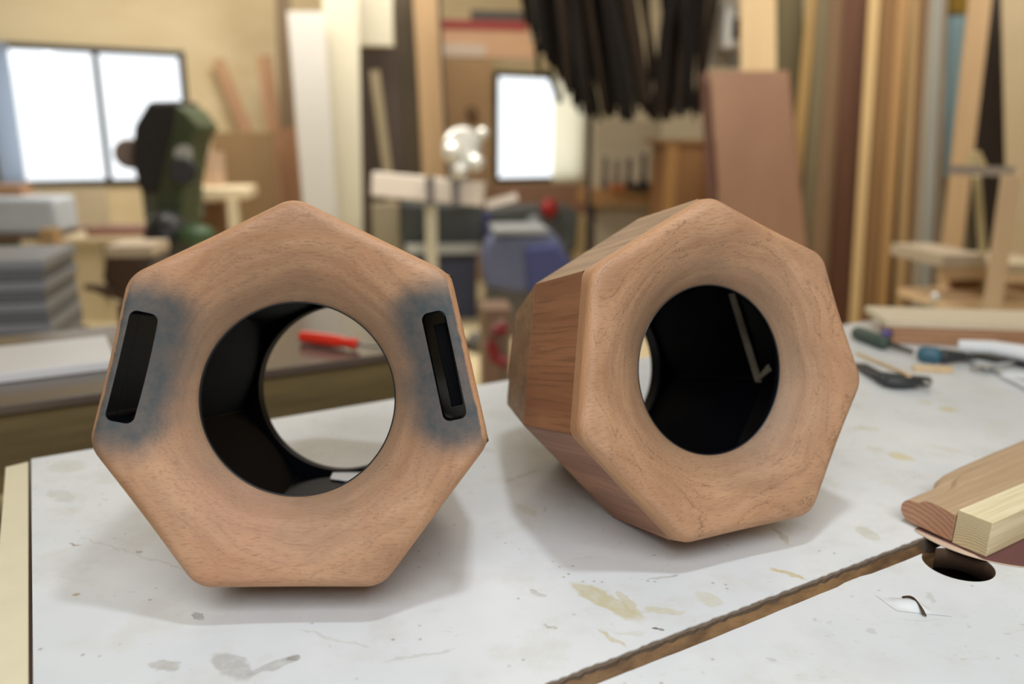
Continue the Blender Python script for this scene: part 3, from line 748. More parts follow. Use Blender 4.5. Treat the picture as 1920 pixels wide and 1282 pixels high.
bm = NB(); add_bar(bm, on(1712, 690, .0055), on(1786, 693, .0055), .011, .011, Z3); one('wood_strip', bm, M_TAN, 'short tan wood strip in front of the teal tool', 'wood scrap', bevel=.001)
# black handled clamp-like knife with a grey and a beige slat beside it
t = thing('black_handled_saw', G(1690, 722), 'black handled tool with rounded end nearest the right shell', 'hand tool')
bm = NB(); capsule(bm, on(1640, 706, .012), on(1748, 716, .011), .012, sq=.8, r2=.010); ellipsoid(bm, on(1690, 714, .0125), .034, .017, .012); link('handle', bm, M_DKG, t)
bm = NB(); add_bar(bm, on(1612, 684, .008), on(1650, 705, .010), .022, .006, Z3); link('blade', bm, plain('dark_blade', (60, 64, 70), .4, .3), t)
bm = NB(); disc_cyl(bm, on(1738, 718, .019), Z3, .006, .0025, 20); link('rivet', bm, M_STEEL, t)
bm = NB(); add_bar(bm, on(1608, 664, .019), on(1706, 704, .026), .007, .005, Z3); one('thin_slat', bm, M_TAN, 'thin beige slat leaning over the black handled tool', 'wood scrap')
t = thing('white_handled_file', G(1860, 655), 'long white bar tool at the right edge of the table top', 'hand tool')
bm = NB(); add_tube(bm, [on(1797, 648, .020), on(1860, 652, .022), on(1950, 668, .022)], [.013, .015, .018], 12, sq=.9); link('sleeve', bm, M_WHT, t)
bm = NB(); add_bar(bm, on(1815, 664, .003), on(1950, 690, .003), .03, .005, Z3); link('base_strip', bm, M_DKG, t)
t = thing('steel_shears', G(1850, 700), 'open steel shears lying in front of the white bar tool', 'shears')
bm = NB(); add_bar(bm, on(1800, 672, .004), on(1885, 702, .004), .010, .004, Z3, .014); link('blade', bm, M_STEEL, t)
bm = NB(); add_bar(bm, on(1822, 690, .009), on(1900, 680, .009), .011, .004, Z3, .009); link('blade', bm, M_STEEL, t)
for a, b in (((1885, 702), (1960, 718)), ((1880, 704), (1950, 740))):
    bm = NB(); add_tube(bm, [on(a[0], a[1], .006), on((a[0] + b[0]) / 2, (a[1] + b[1]) / 2 - 3, .008), on(b[0], b[1], .006)], .0045, 10); link('handle', bm, M_WHT, t)
bm = NB(); disc_cyl(bm, on(1850, 690, .0115), Z3, .006, .003, 18); link('pivot', bm, M_STEEL, t)
bm = NB(); add_bar(bm, on(1640, 612, .0035), on(1935, 645, .0035), .16, .007, Z3); 
bm.free()
# boards at the far right corner
M_BROWNB = wood('brown_plank', (150, 108, 78), (176, 132, 98), (4, 90, 90), .6)
ax = (on(1940, 640, 0) - on(1650, 622, 0)).normalized()
bm = NB(); add_bar(bm, on(1662, 622, .0132), on(1960, 634, .0132), .09, .026, Z3); one('brown_plank', bm, M_BROWNB, 'brown plank lying across the far right corner of the table', 'plank', bevel=.002)
bm = NB(); add_bar(bm, on(1640, 592, .0335), on(1960, 602, .0335), .14, .014, Z3); one('cream_board', bm, wood('cream_board_wood', (220, 206, 178), (232, 220, 196), (3, 40, 40)), 'cream thin board resting on the brown plank', 'board', bevel=.001)

# ------------------------------------------------------------------ bench directly behind the table
ub, vb = W2R(G(915, 655, -.02)); VB0 = W2R(G(505, 693, -.02))[1]
M_BENCHT = plain('dark_bench_top', (92, 80, 72), .22, var=.12, scale=6)
M_BENCHF = wood('bench_side_wood', (88, 74, 46), (112, 96, 62), (5, 5, 60), .6)
t = thing('machine_bench', R2W(-.6, 1.8, ZF), 'dark topped bench right behind the white table', 'bench')
bm = NB(); room_box(bm, -2.2, ub, VB0, VB0 + .52, -0.036, -0.02); link('bench_top', bm, M_BENCHT, t, bevel=.002)
bm = NB(); room_box(bm, -2.2, ub - .006, VB0 + .006, VB0 + .05, -0.15, -0.036); link('front_rail', bm, plain('dark_grey_rail', (70, 68, 66), .4), t) if False else bm.free()
bm = NB(); room_box(bm, -2.2, ub - .01, VB0 + .008, VB0 + .045, -0.17, -0.0365); link('apron', bm, M_BENCHF, t)
bm = NB(); room_box(bm, ub - .045, ub - .01, VB0 + .045, VB0 + .48, -0.17, -0.0365); link('apron', bm, M_BENCHF, t)
bm = NB(); room_box(bm, -2.1, ub - .06, VB0 + .09, VB0 + .45, -0.62, -0.58); link('lower_shelf', bm, M_BENCHF, t)
for uu in (-1.9, ub - .09):
    for vv in (VB0 + .09, VB0 + .43):
        bm = NB(); room_box(bm, uu - .035, uu + .035, vv - .035, vv + .035, ZF, -0.037); link('leg', bm, M_BENCHF, t)
u1_, v1_ = W2R(G(218, 690, -.02))
bm = NB(); room_box(bm, -1.5, u1_, v1_ - .01, v1_ + .20, -0.0195, -0.002); one('white_sheet', bm, plain('white_gloss_panel', (226, 226, 228), .35, var=.03), 'white panel lying on the left part of the dark bench', 'panel', bevel=.002)
t = thing('red_screwdriver', G(620, 650, -.02), 'red handled screwdriver on the dark bench seen through the left shell', 'screwdriver')
M_RED = plain('red_plastic', (222, 52, 34), .3, var=.08)
A = G(562, 630, -.006); B = G(670, 645, -.006)
bm = NB(); add_tube(bm, [A, A.lerp(B, .05), A.lerp(B, .25), A.lerp(B, .55), A.lerp(B, .72), A.lerp(B, .80), A.lerp(B, .95), B], [.006, .0125, .0135, .0135, .012, .009, .012, .009], 12); link('handle', bm, M_RED, t)
bm = NB(); add_tube(bm, [B - (B - A) * .02, B + (B - A) * .55], .0035, 10); link('shaft', bm, M_STEEL, t)

# ------------------------------------------------------------------ background, left
def M_(name, rgb, r=.6, metal=0, var=.1): return plain(name, rgb, r, metal, var, 5)
def upright(name, top, bot, wpx, Y, th, mat, label, cat, group=None, Yb=None, floor=True, parent=None, w2=None):
    """board seen standing or leaning: axis given by two pixels, carried down to the floor"""
    A = P(top[0], top[1], Y); B = P(bot[0], bot[1], Yb or Y)
    if floor and B.z > ZF:
        d = (B - A); B = A + d * ((ZF + 0.002 - A.z) / d.z)
    wd = wpx * Y / F_PX / 1.0
    bm = NB(); add_bar(bm, A, B, wd, th)
    if floor and not parent:
        zmin = min(v.co.z for v in bm.verts)
        for v in bm.verts:
            if abs(v.co.z - ZF) < 0.08: v.co.z = ZF + .001
    if parent: return link(name, bm, mat, parent)
    return one(name, bm, mat, label, cat, group)
def pbox(bm, px0, py0, px1, py1, Y, depth, yaw=True):
    """box whose near face covers the pixel rectangle at distance Y, square to the room"""
    a = P((px0 + px1) / 2, py1, Y); wd = (px1 - px0) * Y / F_PX; z1 = P((px0 + px1) / 2, py0, Y).z
    ax = Vector((math.cos(.12), math.sin(.12), 0)); ay = Vector((-math.sin(.12), math.cos(.12), 0))
    add_rbox(bm, a + ay * depth / 2, ax, ay, wd, depth, z1 - a.z)
def box_thing(name, r, Y, depth, mat, label, cat, to_floor=False, **kw):
    bm = NB(); pbox(bm, *r, Y, depth)
    if to_floor:
        zs = sorted(set(round(v.co.z, 5) for v in bm.verts))
        for v in bm.verts:
            if v.co.z < zs[0] + 1e-3: v.co.z = ZF + .001
    return one(name, bm, mat, label, cat, **kw)
# green cast machine with a dark angular hood
Y = 4.6
M_MG = M_('machine_green', (68, 78, 52), .6); M_HD = M_('dark_hood', (44, 42, 44), .6); M_BK = M_('machine_black', (38, 40, 44), .4)
def ppoly(pts, Y): return [P(x, y, Y) for x, y in pts]
base = P(325, 500, Y); base.z = ZF
t = thing('band_saw_machine', base, 'green machine with dark angular hood in front of the big window', 'machine')
bm = NB(); add_prism(bm, ppoly([(277, 190), (335, 188), (340, 240), (330, 360), (262, 362), (244, 300), (250, 235)], Y), Vector((0, 1, 0)), .30); link('hood', bm, M_HD, t, bevel=.02)
bm = NB(); add_prism(bm, ppoly([(330, 196), (350, 205), (376, 240), (362, 256), (352, 300), (342, 380), (338, 450), (290, 450), (292, 372), (308, 300), (322, 240)], Y - .06), Vector((0, 1, 0)), .30); link('column', bm, M_MG, t, bevel=.02)
bm = NB(); add_prism(bm, ppoly([(262, 355), (345, 350), (350, 420), (270, 420)], Y + .05), Vector((0, 1, 0)), .3); link('neck', bm, M_('machine_grey_green', (104, 108, 92), .6), t, bevel=.02)
bm = NB(); disc_cyl(bm, P(243, 288, Y + .12), Vector((.5, -.86, 0)), .085, .06); link('hand_wheel', bm, M_('brown_wheel', (130, 112, 104), .5), t, bevel=.01)
bm = NB(); disc_cyl(bm, P(345, 320, Y - .14), Vector((.3, -.95, 0)), .075, .10); link('motor', bm, M_BK, t, bevel=.012)
bm = NB(); disc_cyl(bm, P(345, 288, Y - .16), Vector((.3, -.95, 0)), .045, .06); link('motor_cap', bm, M_('pale_cap', (170, 172, 170), .4), t)
bm = NB(); ellipsoid(bm, P(315, 445, Y - .1), .125, .13, .15); link('motor_housing', bm, M_BK, t)
bm = NB(); pbox(bm, 285, 470, 385, 520, Y - .05, .5)
for v in bm.verts:
    if v.co.z < P(300, 519, Y - .05).z + .01: v.co.z = ZF + .001
link('pedestal', bm, M_MG, t)
bm = NB(); ellipsoid(bm, P(368, 440, Y - .18), .10, .10, .06); link('table_casting', bm, M_('green_cast', (66, 92, 64), .5), t)
# sticks and boards leaning on the back wall
M_ORW = wood('orange_brown_stick', (186, 142, 106), (200, 158, 120), (20, 20, 1.5), .6, 1, 0); M_BRW = wood('warm_brown_board', (150, 108, 76), (176, 134, 98), (14, 14, 1), .6, 1, 0)
upright('leaning_stick', (408, 112), (468, 262), 20, 6.9, .03, M_ORW, 'thin orange brown stick leaning left against the back wall', 'wood stick')
upright('leaning_stick', (494, 104), (522, 300), 26, 6.75, .03, M_ORW, 'thicker orange brown stick leaning beside the brown plywood sheet', 'wood stick')
upright('dark_post', (528, -70), (545, 400), 26, 6.5, .08, M_('dark_post_paint', (120, 100, 74)), 'dark narrow post left of the tall white boards', 'post')
upright('brown_board', (535, 240), (555, 420), 36, 6.1, .03, M_BRW, 'short brown board leaning left of the white boards', 'board')
box_thing('plywood_sheet', (412, 248, 522, 430), 5.9, .03, M_('tan_plywood', (142, 116, 82)), 'tan plywood sheet standing left of the tall white boards', 'plywood sheet', to_floor=True)
t = thing('pale_table', P(400, 400, 5.2), 'small pale table beside the green machine', 'table'); t.location.z = ZF; WORLD_LOC[t] = Vector(t.location)
M_PALE = M_('pale_cream_wood', (232, 216, 184), .6); M_PK = M_('pinkish_box', (206, 178, 152), .6)
bm = NB(); pbox(bm, 348, 352, 462, 374, 5.2, .35); link('table_top', bm, M_PALE, t, bevel=.01)
for x0 in (352, 432):
    bm = NB(); pbox(bm, x0, 374, x0 + 18, 460, 5.2, .06)
    for v in bm.verts:
        if v.co.z < P(x0, 455, 5.2).z: v.co.z = ZF + .001
    link('leg', bm, M_PALE, t)
box_thing('brown_box', (372, 380, 412, 412), 5.45, .2, M_('brown_box_card', (134, 100, 70)), 'brown box under the small pale table', 'box', to_floor=True)
for i, (r, c) in enumerate((((362, 262, 392, 350), (210, 182, 148)), ((394, 285, 418, 350), (196, 168, 144)))):
    Yb = 5.38; bm = NB(); pbox(bm, *r, Yb, .10); zt = P(405, 352, 5.2).z
    for v in bm.verts:
        if v.co.z < zt + .05: v.co.z = zt + .001
    one('upright_block', bm, M_('block_%s' % ('tan' if i == 0 else 'pink'), c), ('taller tan block standing on the small pale table', 'shorter pinkish block standing on the small pale table')[i], 'wood block')
# cabinets and clutter below the window
M_CAB = M_('cream_cabinet', (222, 208, 176), .6); 
t = thing('cream_cabinet', P(195, 500, 5.3), 'low cream cabinet below the big window', 'cabinet'); t.location.z = ZF; WORLD_LOC[t] = Vector(t.location)
bm = NB(); pbox(bm, 122, 452, 300, 575, 5.3, .45)
for v in bm.verts:
    if v.co.z < P(200, 560, 5.3).z: v.co.z = ZF + .001
link('body', bm, M_CAB, t)
bm = NB(); pbox(bm, 116, 446, 306, 453, 5.27, .52); link('top', bm, M_PALE, t)
bm = NB(); pbox(bm, 206, 462, 209, 570, 5.28, .012); link('door_gap', bm, M_('gap_brown', (130, 112, 86)), t)
box_thing('wainscot_panel', (66, 352, 205, 446), 6.0, .03, M_('pale_panel', (218, 204, 176)), 'pale panel leaning under the big window', 'panel', to_floor=True)
box_thing('red_brown_slab', (165, 428, 285, 444), 5.35, .25, M_('red_brown', (140, 100, 84)), 'red brown slab on top of the cream cabinet', 'wood slab')
box_thing('wooden_post', (95, 430, 120, 590), 3.2, .07, M_('orange_post', (190, 156, 112)), 'upright orange brown post right of the grey sheet stack', 'post', to_floor=True)
t = thing('brown_vise', P(245, 530, 3.6), 'dark brown vise-like machine with a bent handle left of the left shell', 'machine'); t.location.z = ZF; WORLD_LOC[t] = Vector(t.location)
M_DB = M_('dark_brown_iron', (74, 56, 46), .5)
bm = NB(); add_prism(bm, ppoly([(195, 480), (235, 470), (292, 500), (290, 560), (250, 575), (205, 560), (190, 520)], 3.6), Vector((0, 1, 0)), .25); link('body', bm, M_DB, t, bevel=.02)
bm = NB(); add_tube(bm, [P(205, 548, 3.6), P(180, 540, 3.55), P(160, 538, 3.55)], [.03, .018, .014], 12); link('handle', bm, M_DB, t)
bm = NB(); pbox(bm, 200, 462, 285, 482, 3.6, .26); link('cover', bm, M_('pale_lid', (196, 180, 158)), t)
bm = NB(); pbox(bm, 225, 570, 270, 620, 3.68, .1)
for v in bm.verts:
    if v.co.z < P(250, 600, 3.68).z: v.co.z = ZF + .001
link('stand', bm, M_DB, t)
# grey sheets stacked, bluish foam above on a shelf
g0 = P(40, 640, 2.35)
M_GS = (M_('grey_sheet', (146, 150, 160), .5), M_('dark_grey_sheet', (108, 112, 120), .5))
zt = P(45, 490, 2.35).z
t = thing('supply_cart', Vector((g0.x, g0.y + .2, ZF)), 'low dark cart carrying the grey sheet stack at the left', 'cart')
z0 = P(45, 668, 2.35).z
axx = Vector((math.cos(.25), math.sin(.25), 0)); ayy = Vector((-math.sin(.25), math.cos(.25), 0)); gc = P(10, 640, 2.35) + ayy * .2
bm = NB(); add_rbox(bm, Vector((gc.x, gc.y, z0 - .03)), axx, ayy, .27, .40, .028); link('platform', bm, M_('cart_brown', (98, 84, 76)), t)
for sx in (-1, 1):
    for sy in (-1, 1):
        bm = NB(); q = Vector((gc.x, gc.y, ZF)) + axx * sx * .115 + ayy * sy * .17; add_rbox(bm, q, axx, ayy, .03, .03, z0 - .03 - ZF); link('leg', bm, M_('cart_brown', (98, 84, 76)), t)
nS = 9; dzs = (zt - z0) / nS
for i in range(nS):
    bm = NB(); add_rbox(bm, Vector((gc.x, gc.y, z0 + i * dzs)) + axx * random.uniform(-.006, .006), axx, ayy, .25 + random.uniform(-.006, .006), .36, dzs * .90)
    one('grey_sheet', bm, M_GS[i % 2], 'grey board, %s of the stack of sheets at the left edge' % ['undermost', 'second from the bottom', 'third from the bottom', 'fourth from the bottom', 'in the very middle', 'fourth from the top', 'third from the top', 'second from the top', 'topmost'][i], 'sheet', 'grey sheets stacked at the left', bevel=.002)
t = thing('storage_shelf', P(40, 480, 3.6), 'pale framed shelf with greenish box behind the grey sheet stack', 'shelf'); t.location.z = ZF; WORLD_LOC[t] = Vector(t.location)
bm = NB(); pbox(bm, -60, 441, 100, 449, 3.6, .4); link('shelf_board', bm, M_('shelf_brown', (140, 116, 100)), t)
for x0 in (66, ):
    bm = NB(); pbox(bm, x0, 449, x0 + 26, 640, 3.6, .06)
    for v in bm.verts:
        if v.co.z < P(x0, 600, 3.6).z: v.co.z = ZF + .001
    link('upright', bm, M_PALE, t)
bm = NB(); pbox(bm, -55, 452, 62, 492, 3.7, .2); link('box', bm, M_('greenish_box', (138, 140, 116)), t)
bm = NB(); pbox(bm, -55, 492, 62, 500, 3.65, .3); link('shelf_board', bm, M_PALE, t)
box_thing('foam_block', (-50, 372, 104, 439.5), 3.62, .25, M_('bluish_foam', (206, 216, 230), .7), 'bluish white foam block on the pale framed shelf', 'foam block', bevel=.02)
box_thing('orange_box', (-40, 347, 38, 367), 3.75, .12, M_('orange_card', (192, 150, 116)), 'flat orange brown box on the foam block at the left edge', 'box')

# ------------------------------------------------------------------ background, centre
M_W1 = M_('white_melamine', (200, 197, 192), .5, var=.04); M_W2 = M_('cream_white_board', (205, 199, 178), .5, var=.04)
upright('white_board', (573, 22), (602, 410), 62, 5.6, .03, M_W1, 'tall white board standing left of the cream one', 'board')
upright('cream_board', (636, -80), (648, 400), 62, 5.75, .03, M_W2, 'tall cream white board right beside the white one', 'board')
upright('suspended_board', (697, -70), (699, 84), 70, 6.0, .03, M_W2, 'cream hanging panel above the dark recess', 'panel', floor=False)
upright('recess_board', (700, 88), (712, 360), 90, 6.3, .03, M_('dark_brown_recess', (78, 64, 54)), 'dark brown panel below the cream hanging panel', 'panel')
upright('pale_lath', (702, 132), (728, 330), 17, 6.1, .02, M_('olive_lath', (156, 142, 112)), 'pale lath leaning in front of the dark brown panel', 'wood stick')
upright('olive_plank', (752, -80), (772, 330), 38, 6.4, .03, M_('olive_dark', (88, 76, 56)), 'dark olive plank left of the light wooden post', 'plank')
upright('light_post', (793, -80), (815, 330), 42, 6.15, .05, wood('light_post_wood', (166, 136, 98), (184, 152, 112), (14, 14, 1), .6, 1, 0), 'light wooden post with dark edge in the centre', 'post')
upright('dark_edge_trim', (818, -80), (838, 330), 9, 6.25, .03, M_('dark_edge', (96, 86, 76)), 'narrow dark trim on the right of the light post', 'trim board')
box_thing('tan_cupboard_door', (828, 112, 920, 345), 7.0, .03, M_('tan_door', (182, 146, 104)), 'tan board with dark mark left of the narrow window', 'board', to_floor=True)
bm = NB(); ellipsoid(bm, P(884, 212, 6.96), .05, .03, .06); one('dark_hook', bm, M_('hook_brown', (120, 92, 66)), 'dark round fitting on the tan board left of the narrow window', 'hook')
# red-lipped storage box high on the wall
t = thing('peach_cupboard', P(905, 100, 7.2), 'peach cupboard with red top edge above the narrow window', 'cupboard'); 
bm = NB(); pbox(bm, 826, 56, 1000, 108, 7.2, .12); link('body', bm, M_('peach_paint', (222, 178, 140)), t)
bm = NB(); pbox(bm, 824, 38, 985, 56, 7.18, .14); link('top_edge', bm, M_('dusty_red', (164, 62, 58)), t)
bm = NB(); pbox(bm, 888, 20, 1000, 38, 7.22, .12); link('top_cover', bm, M_('dark_grey_cover', (84, 80, 74)), t)
bm = NB(); pbox(bm, 832, 82, 908, 106, 7.17, .02); link('white_label', bm, M_('pale_label', (222, 204, 186)), t)
# sill board and shelf below window 2
box_thing('brown_bench_back', (915, 346, 1112, 402), 6.6, .06, M_('brown_bench_board', (150, 112, 86)), 'brown board below the narrow window', 'board')
# saw machine with a white beam, chrome drum cluster above it
Y = 5.4
t = thing('beam_machine', P(805, 420, Y), 'machine with white horizontal beam, dark clamps and grey body', 'machine'); t.location.z = ZF; WORLD_LOC[t] = Vector(t.location)
M_BM = M_('beam_white', (232, 222, 212), .45, var=.03); M_CL = M_('clamp_grey', (110, 106, 108), .4)
bm = NB(); add_bar(bm, P(700, 345, Y - .1), P(908, 364, Y - .18), .155, .10); link('beam', bm, M_BM, t, bevel=.01)
for x0 in (800, 848):
    bm = NB(); pbox(bm, x0, 332, x0 + 14, 386, Y - .27, .16); link('clamp', bm, M_CL, t)
bm = NB(); pbox(bm, 752, 384, 905, 470, Y - .02, .5); link('body', bm, M_('body_slate', (76, 82, 84), .5), t, bevel=.02)
bm = NB(); pbox(bm, 800, 386, 822, 560, Y - .2, .07)
for v in bm.verts:
    if v.co.z < P(811, 540, Y).z: v.co.z = ZF + .001
link('post', bm, M_('post_cream', (196, 190, 170)), t)
bm = NB(); pbox(bm, 762, 458, 902, 476, Y - .12, .05); link('rail', bm, M_('rail_grey', (176, 178, 176)), t)
bm = NB(); pbox(bm, 700, 384, 750, 470, Y + .12, .2)
for v in bm.verts:
    if v.co.z < P(720, 460, Y).z: v.co.z = ZF + .001
link('side_panel', bm, M_('side_khaki', (150, 140, 118)), t)
bm = NB(); pbox(bm, 770, 478, 895, 540, Y + .1, .3)
for v in bm.verts:
    if v.co.z < P(820, 530, Y).z: v.co.z = ZF + .001
link('cabinet', bm, M_('cab_blue', (78, 84, 112)), t)
M_CH = M_('polished_steel', (236, 238, 236), .25, .6, .02)
zc = P(868, 325, Y - .2)
t = thing('chrome_wheel_cluster', zc, 'cluster of shiny steel drums and knobs above the white beam', 'machine head')
bm = NB(); disc_cyl(bm, P(868, 278, Y - .1), Vector((0, -1, .35)).normalized(), .125, .09, 36); link('drum', bm, M_CH, t, bevel=.03)
for (x, y, r) in ((905, 250, .042), (893, 305, .056), (862, 320, .058), (850, 285, .07)):
    bm = NB(); ellipsoid(bm, P(x, y, Y - .25), r, r, r); link('knob', bm, M_CH, t)
bm = NB(); add_tube(bm, [P(868, 290, Y - .12), P(868, 345, Y - .12)], .03, 12); link('spindle', bm, M_CL, t)
bm = NB(); add_bar(bm, P(912, 384, 5.2), P(970, 368, 5.2), .05, .04); one('white_bar', bm, M_BM, 'short white bar tilted right of the white beam', 'bar')
# dark grey machine behind, with red valve and blue vacuum hood
Y = 6.0
t = thing('grey_engine', P(990, 430, Y), 'dark grey machine with red knob under the narrow window', 'machine'); t.location.z = ZF; WORLD_LOC[t] = Vector(t.location)
bm = NB(); add_prism(bm, ppoly([(905, 395), (960, 388), (1060, 386), (1085, 400), (1080, 470), (905, 470)], Y), Vector((0, 1, 0)), .3); link('body', bm, M_('engine_grey', (78, 82, 80), .5), t, bevel=.02)
bm = NB(); pbox(bm, 920, 470, 1075, 560, Y + .05, .3)
for v in bm.verts:
    if v.co.z < P(1000, 540, Y).z: v.co.z = ZF + .001
link('stand', bm, M_('stand_brown', (120, 104, 82)), t)
bm = NB(); ellipsoid(bm, P(1030, 390, Y - .08), .062, .06, .075); link('red_knob', bm, M_('valve_red', (160, 34, 36), .4), t)
bm = NB(); ellipsoid(bm, P(1002, 415, Y - .05), .055, .05, .05); link('gauge', bm, M_('gauge_grey', (130, 136, 142), .3), t)
bm = NB(); pbox(bm, 892, 398, 922, 440, Y - .1, .12); link('control_box', bm, M_('blue_box', (72, 76, 120)), t)
Y = 4.9
t = thing('blue_dust_collector', P(985, 500, Y), 'blue covered dust collector between the two shells', 'machine'); t.location.z = ZF; WORLD_LOC[t] = Vector(t.location)
bm = NB(); add_prism(bm, ppoly([(908, 452), (930, 436), (1030, 436), (1052, 456), (1075, 500), (1072, 545), (965, 552), (905, 540), (900, 480)], Y), Vector((0, 1, 0)), .4); link('cover', bm, M_('slate_blue', (92, 100, 132), .6), t, bevel=.04)
bm = NB(); add_prism(bm, ppoly([(985, 462), (1045, 458), (1078, 510), (1065, 556), (990, 552)], Y - .03), Vector((0, 1, 0)), .1); link('side_bag', bm, M_('navy_bag', (62, 70, 124), .6), t, bevel=.02)
bm = NB(); pbox(bm, 925, 428, 1030, 440, Y - .02, .35); link('lid', bm, M_('grey_lid', (152, 156, 160), .5), t, bevel=.01)
bm = NB(); pbox(bm, 915, 545, 1060, 600, Y + .08, .3)
for v in bm.verts:
    if v.co.z < P(1000, 590, Y).z: v.co.z = ZF + .001
link('trolley', bm, M_('trolley_dark', (98, 96, 96)), t)
for (x, y) in ((892, 548), (845, 528)):
    bm = NB(); p = P(x, y, 4.6); p.z = max(p.z, ZF + .06); ellipsoid(bm, p, .06, .06, .06 if y > 530 else .05)
    for v in bm.verts: v.co.z += ZF - p.z + .062
    one('dark_hose_coil', bm, M_('hose_grey', (96, 94, 92), .6), ('dark hose coil at the left foot of the blue dust collector', 'dark hose coil further left of the blue dust collector')[0 if x == 892 else 1], 'hose')
# red clamp standing at the end of the dark bench
t = thing('red_clamp', P(938, 650, 2.6), 'red clamp hanging low between the bench and the right shell', 'clamp')
bm = NB(); add_tube(bm, [P(950, 612, 2.6), P(928, 620, 2.6), P(920, 645, 2.6), P(928, 672, 2.6), P(950, 680, 2.6)], .022, 12); link('frame', bm, M_('clamp_red', (140, 40, 44), .4), t)
bm = NB(); add_tube(bm, [P(940, 600, 2.62), P(945, 700, 2.62), Vector((P(945, 700, 2.62).x, P(945, 700, 2.62).y, ZF + .002))], .014, 10); link('bar', bm, M_('clamp_bar', (120, 100, 84), .4), t)
box_thing('brown_scrap_box', (905, 580, 960, 615), 3.4, .2, M_('scrap_brown', (128, 102, 84)), 'brown scrap box behind the red clamp', 'box', to_floor=True)

# bundle of dark strips hanging from a rail
ZR = P(1140, -95, 4.9).z
t = thing('overhead_rack', P(1140, -95, 5.2), 'overhead rack board from which the dark strips hang', 'rack')
ra, rb = P(925, -95, 5.2), P(1385, -95, 5.2)
bm = NB(); add_hex(bm, [Vector((x, y, z)) for z in (ZR, ZR + .03) for x, y in ((ra.x, 4.86), (rb.x, 4.86), (rb.x, 5.62), (ra.x, 5.62))]); link('board', bm, M_BK, t)
for x in (ra.x + .06, rb.x - .06):
    for y in (4.95, 5.52):
        bm = NB(); add_tube(bm, [Vector((x, y, ZR + .03)), Vector((x, y, ZC))], .012, 8); link('hanger', bm, M_BK, t)
def M_matte(n, c, r):
    m = plain(n, c, .95, 0, .2, 8); m.node_tree.nodes['Principled BSDF'].inputs['Specular IOR Level'].default_value = .1; return m
MS = [M_matte('strip_black', (31, 28, 27), .8), M_matte('strip_dark_brown', (48, 40, 34), .8), M_matte('strip_grey', (66, 64, 62), .6), M_matte('strip_tan', (120, 108, 90), .6)]
rnd = random.Random(11)
k = 0
order = list(range(124)); rnd.shuffle(order); cnt = 0
for layer in range(4):
    for i in range(31):
        s = (i + rnd.uniform(-.45, .45)) / 30; xb = 994 + s * 318
        yb = 214 + rnd.uniform(-16, 14)
        if xb < 1092: yb = 68 + (xb - 998) / 94 * 150 + rnd.uniform(-10, 5)
        lean = rnd.uniform(8, 34) + s * 40
        if s > .72: lean = rnd.choice((-1, 1)) * rnd.uniform(5, 45)
        if xb < 1092: lean = rnd.uniform(0, 26)
        xt = max(940 + s * 60, xb - lean); Yl = 4.90 + order[cnt] * .0056; cnt += 1
        if layer == 2: yb -= rnd.uniform(0, 25)
        mt = MS[rnd.choices((0, 1, 2, 3), (5, 5, .8, .35 if layer < 2 else 0.0))[0]]
        A = P(xt - lean * .25, -112, Yl); B = P(xb, yb, Yl); A = B + (A - B) * ((ZR - .001 - B.z) / (A.z - B.z)); Mi = A.lerp(B, .5) + Vector((rnd.uniform(-.012, .012), 0, 0))
        wd = rnd.uniform(.024, .046); bm = NB()
        add_bar(bm, A, Mi, wd, .004, Vector((0, -1, 0))); add_bar(bm, Mi, B, wd, .004, Vector((0, -1, 0)), wd * rnd.uniform(.5, 1))
        one('hanging_strip', bm, mt, ('black strip', 'dark brown strip', 'dark grey strip', 'tan strip')[MS.index(mt)] + ' in the bundle hanging from the overhead rack', 'strip', 'strips hanging from the overhead rack')
for (a, b_, wpx, lab) in (((1004, 70), (1012, 142), 9, 'short black strap hanging at the left of the dark strips'), ((1026, 130), (1052, 192), 11, 'short dark strap hanging over the cream curtain')):
    bm = NB(); add_bar(bm, P(*a, 5.3), P(*b_, 5.3), wpx * 5.3 / F_PX, .01); one('hanging_strap', bm, MS[0], lab, 'strap')
bm = NB(); ellipsoid(bm, P(1004, 68, 5.28), .035, .03, .045); one('pale_tag', bm, M_('tag_grey', (170, 160, 146)), 'pale grey tag at the left edge of the dark strips', 'tag')
bm = NB(); ellipsoid(bm, P(1070, 95, 5.28), .04, .02, .045); one('pale_tag', bm, M_('tag_grey', (150, 144, 142)), 'pale grey tag in the middle of the dark strips', 'tag')
# work shelf with tools right of the curtain
t = thing('tool_shelf', P(1175, 370, 6.3), 'orange brown tool shelf with cream back board below the dark strips', 'shelf'); t.location.z = ZF; WORLD_LOC[t] = Vector(t.location)
bm = NB(); pbox(bm, 1112, 226, 1235, 362, 6.5, .03); link('back_board', bm, M_('cream_back', (214, 202, 176)), t)
bm = NB(); pbox(bm, 1100, 358, 1240, 384, 6.1, .4); link('shelf_board', bm, M_('orange_shelf', (176, 132, 82)), t)
bm = NB(); pbox(bm, 1112, 386, 1238, 470, 6.4, .03)
for v in bm.verts:
    if v.co.z < P(1170, 460, 6.4).z: v.co.z = ZF + .001
link('lower_board', bm, M_('cream_lower', (206, 194, 170)), t)
for x0 in (1102, 1226):
    bm = NB(); pbox(bm, x0, 385, x0 + 12, 480, 6.15, .05)
    for v in bm.verts:
        if v.co.z < P(x0, 470, 6.15).z: v.co.z = ZF + .001
    link('leg', bm, M_('shelf_dark', (86, 64, 44)), t)
upright('dark_corner_post', (1106, 215), (1104, 370), 9, 5.9, .03, M_BK, 'dark thin post between the cream curtain and the tool shelf', 'post')
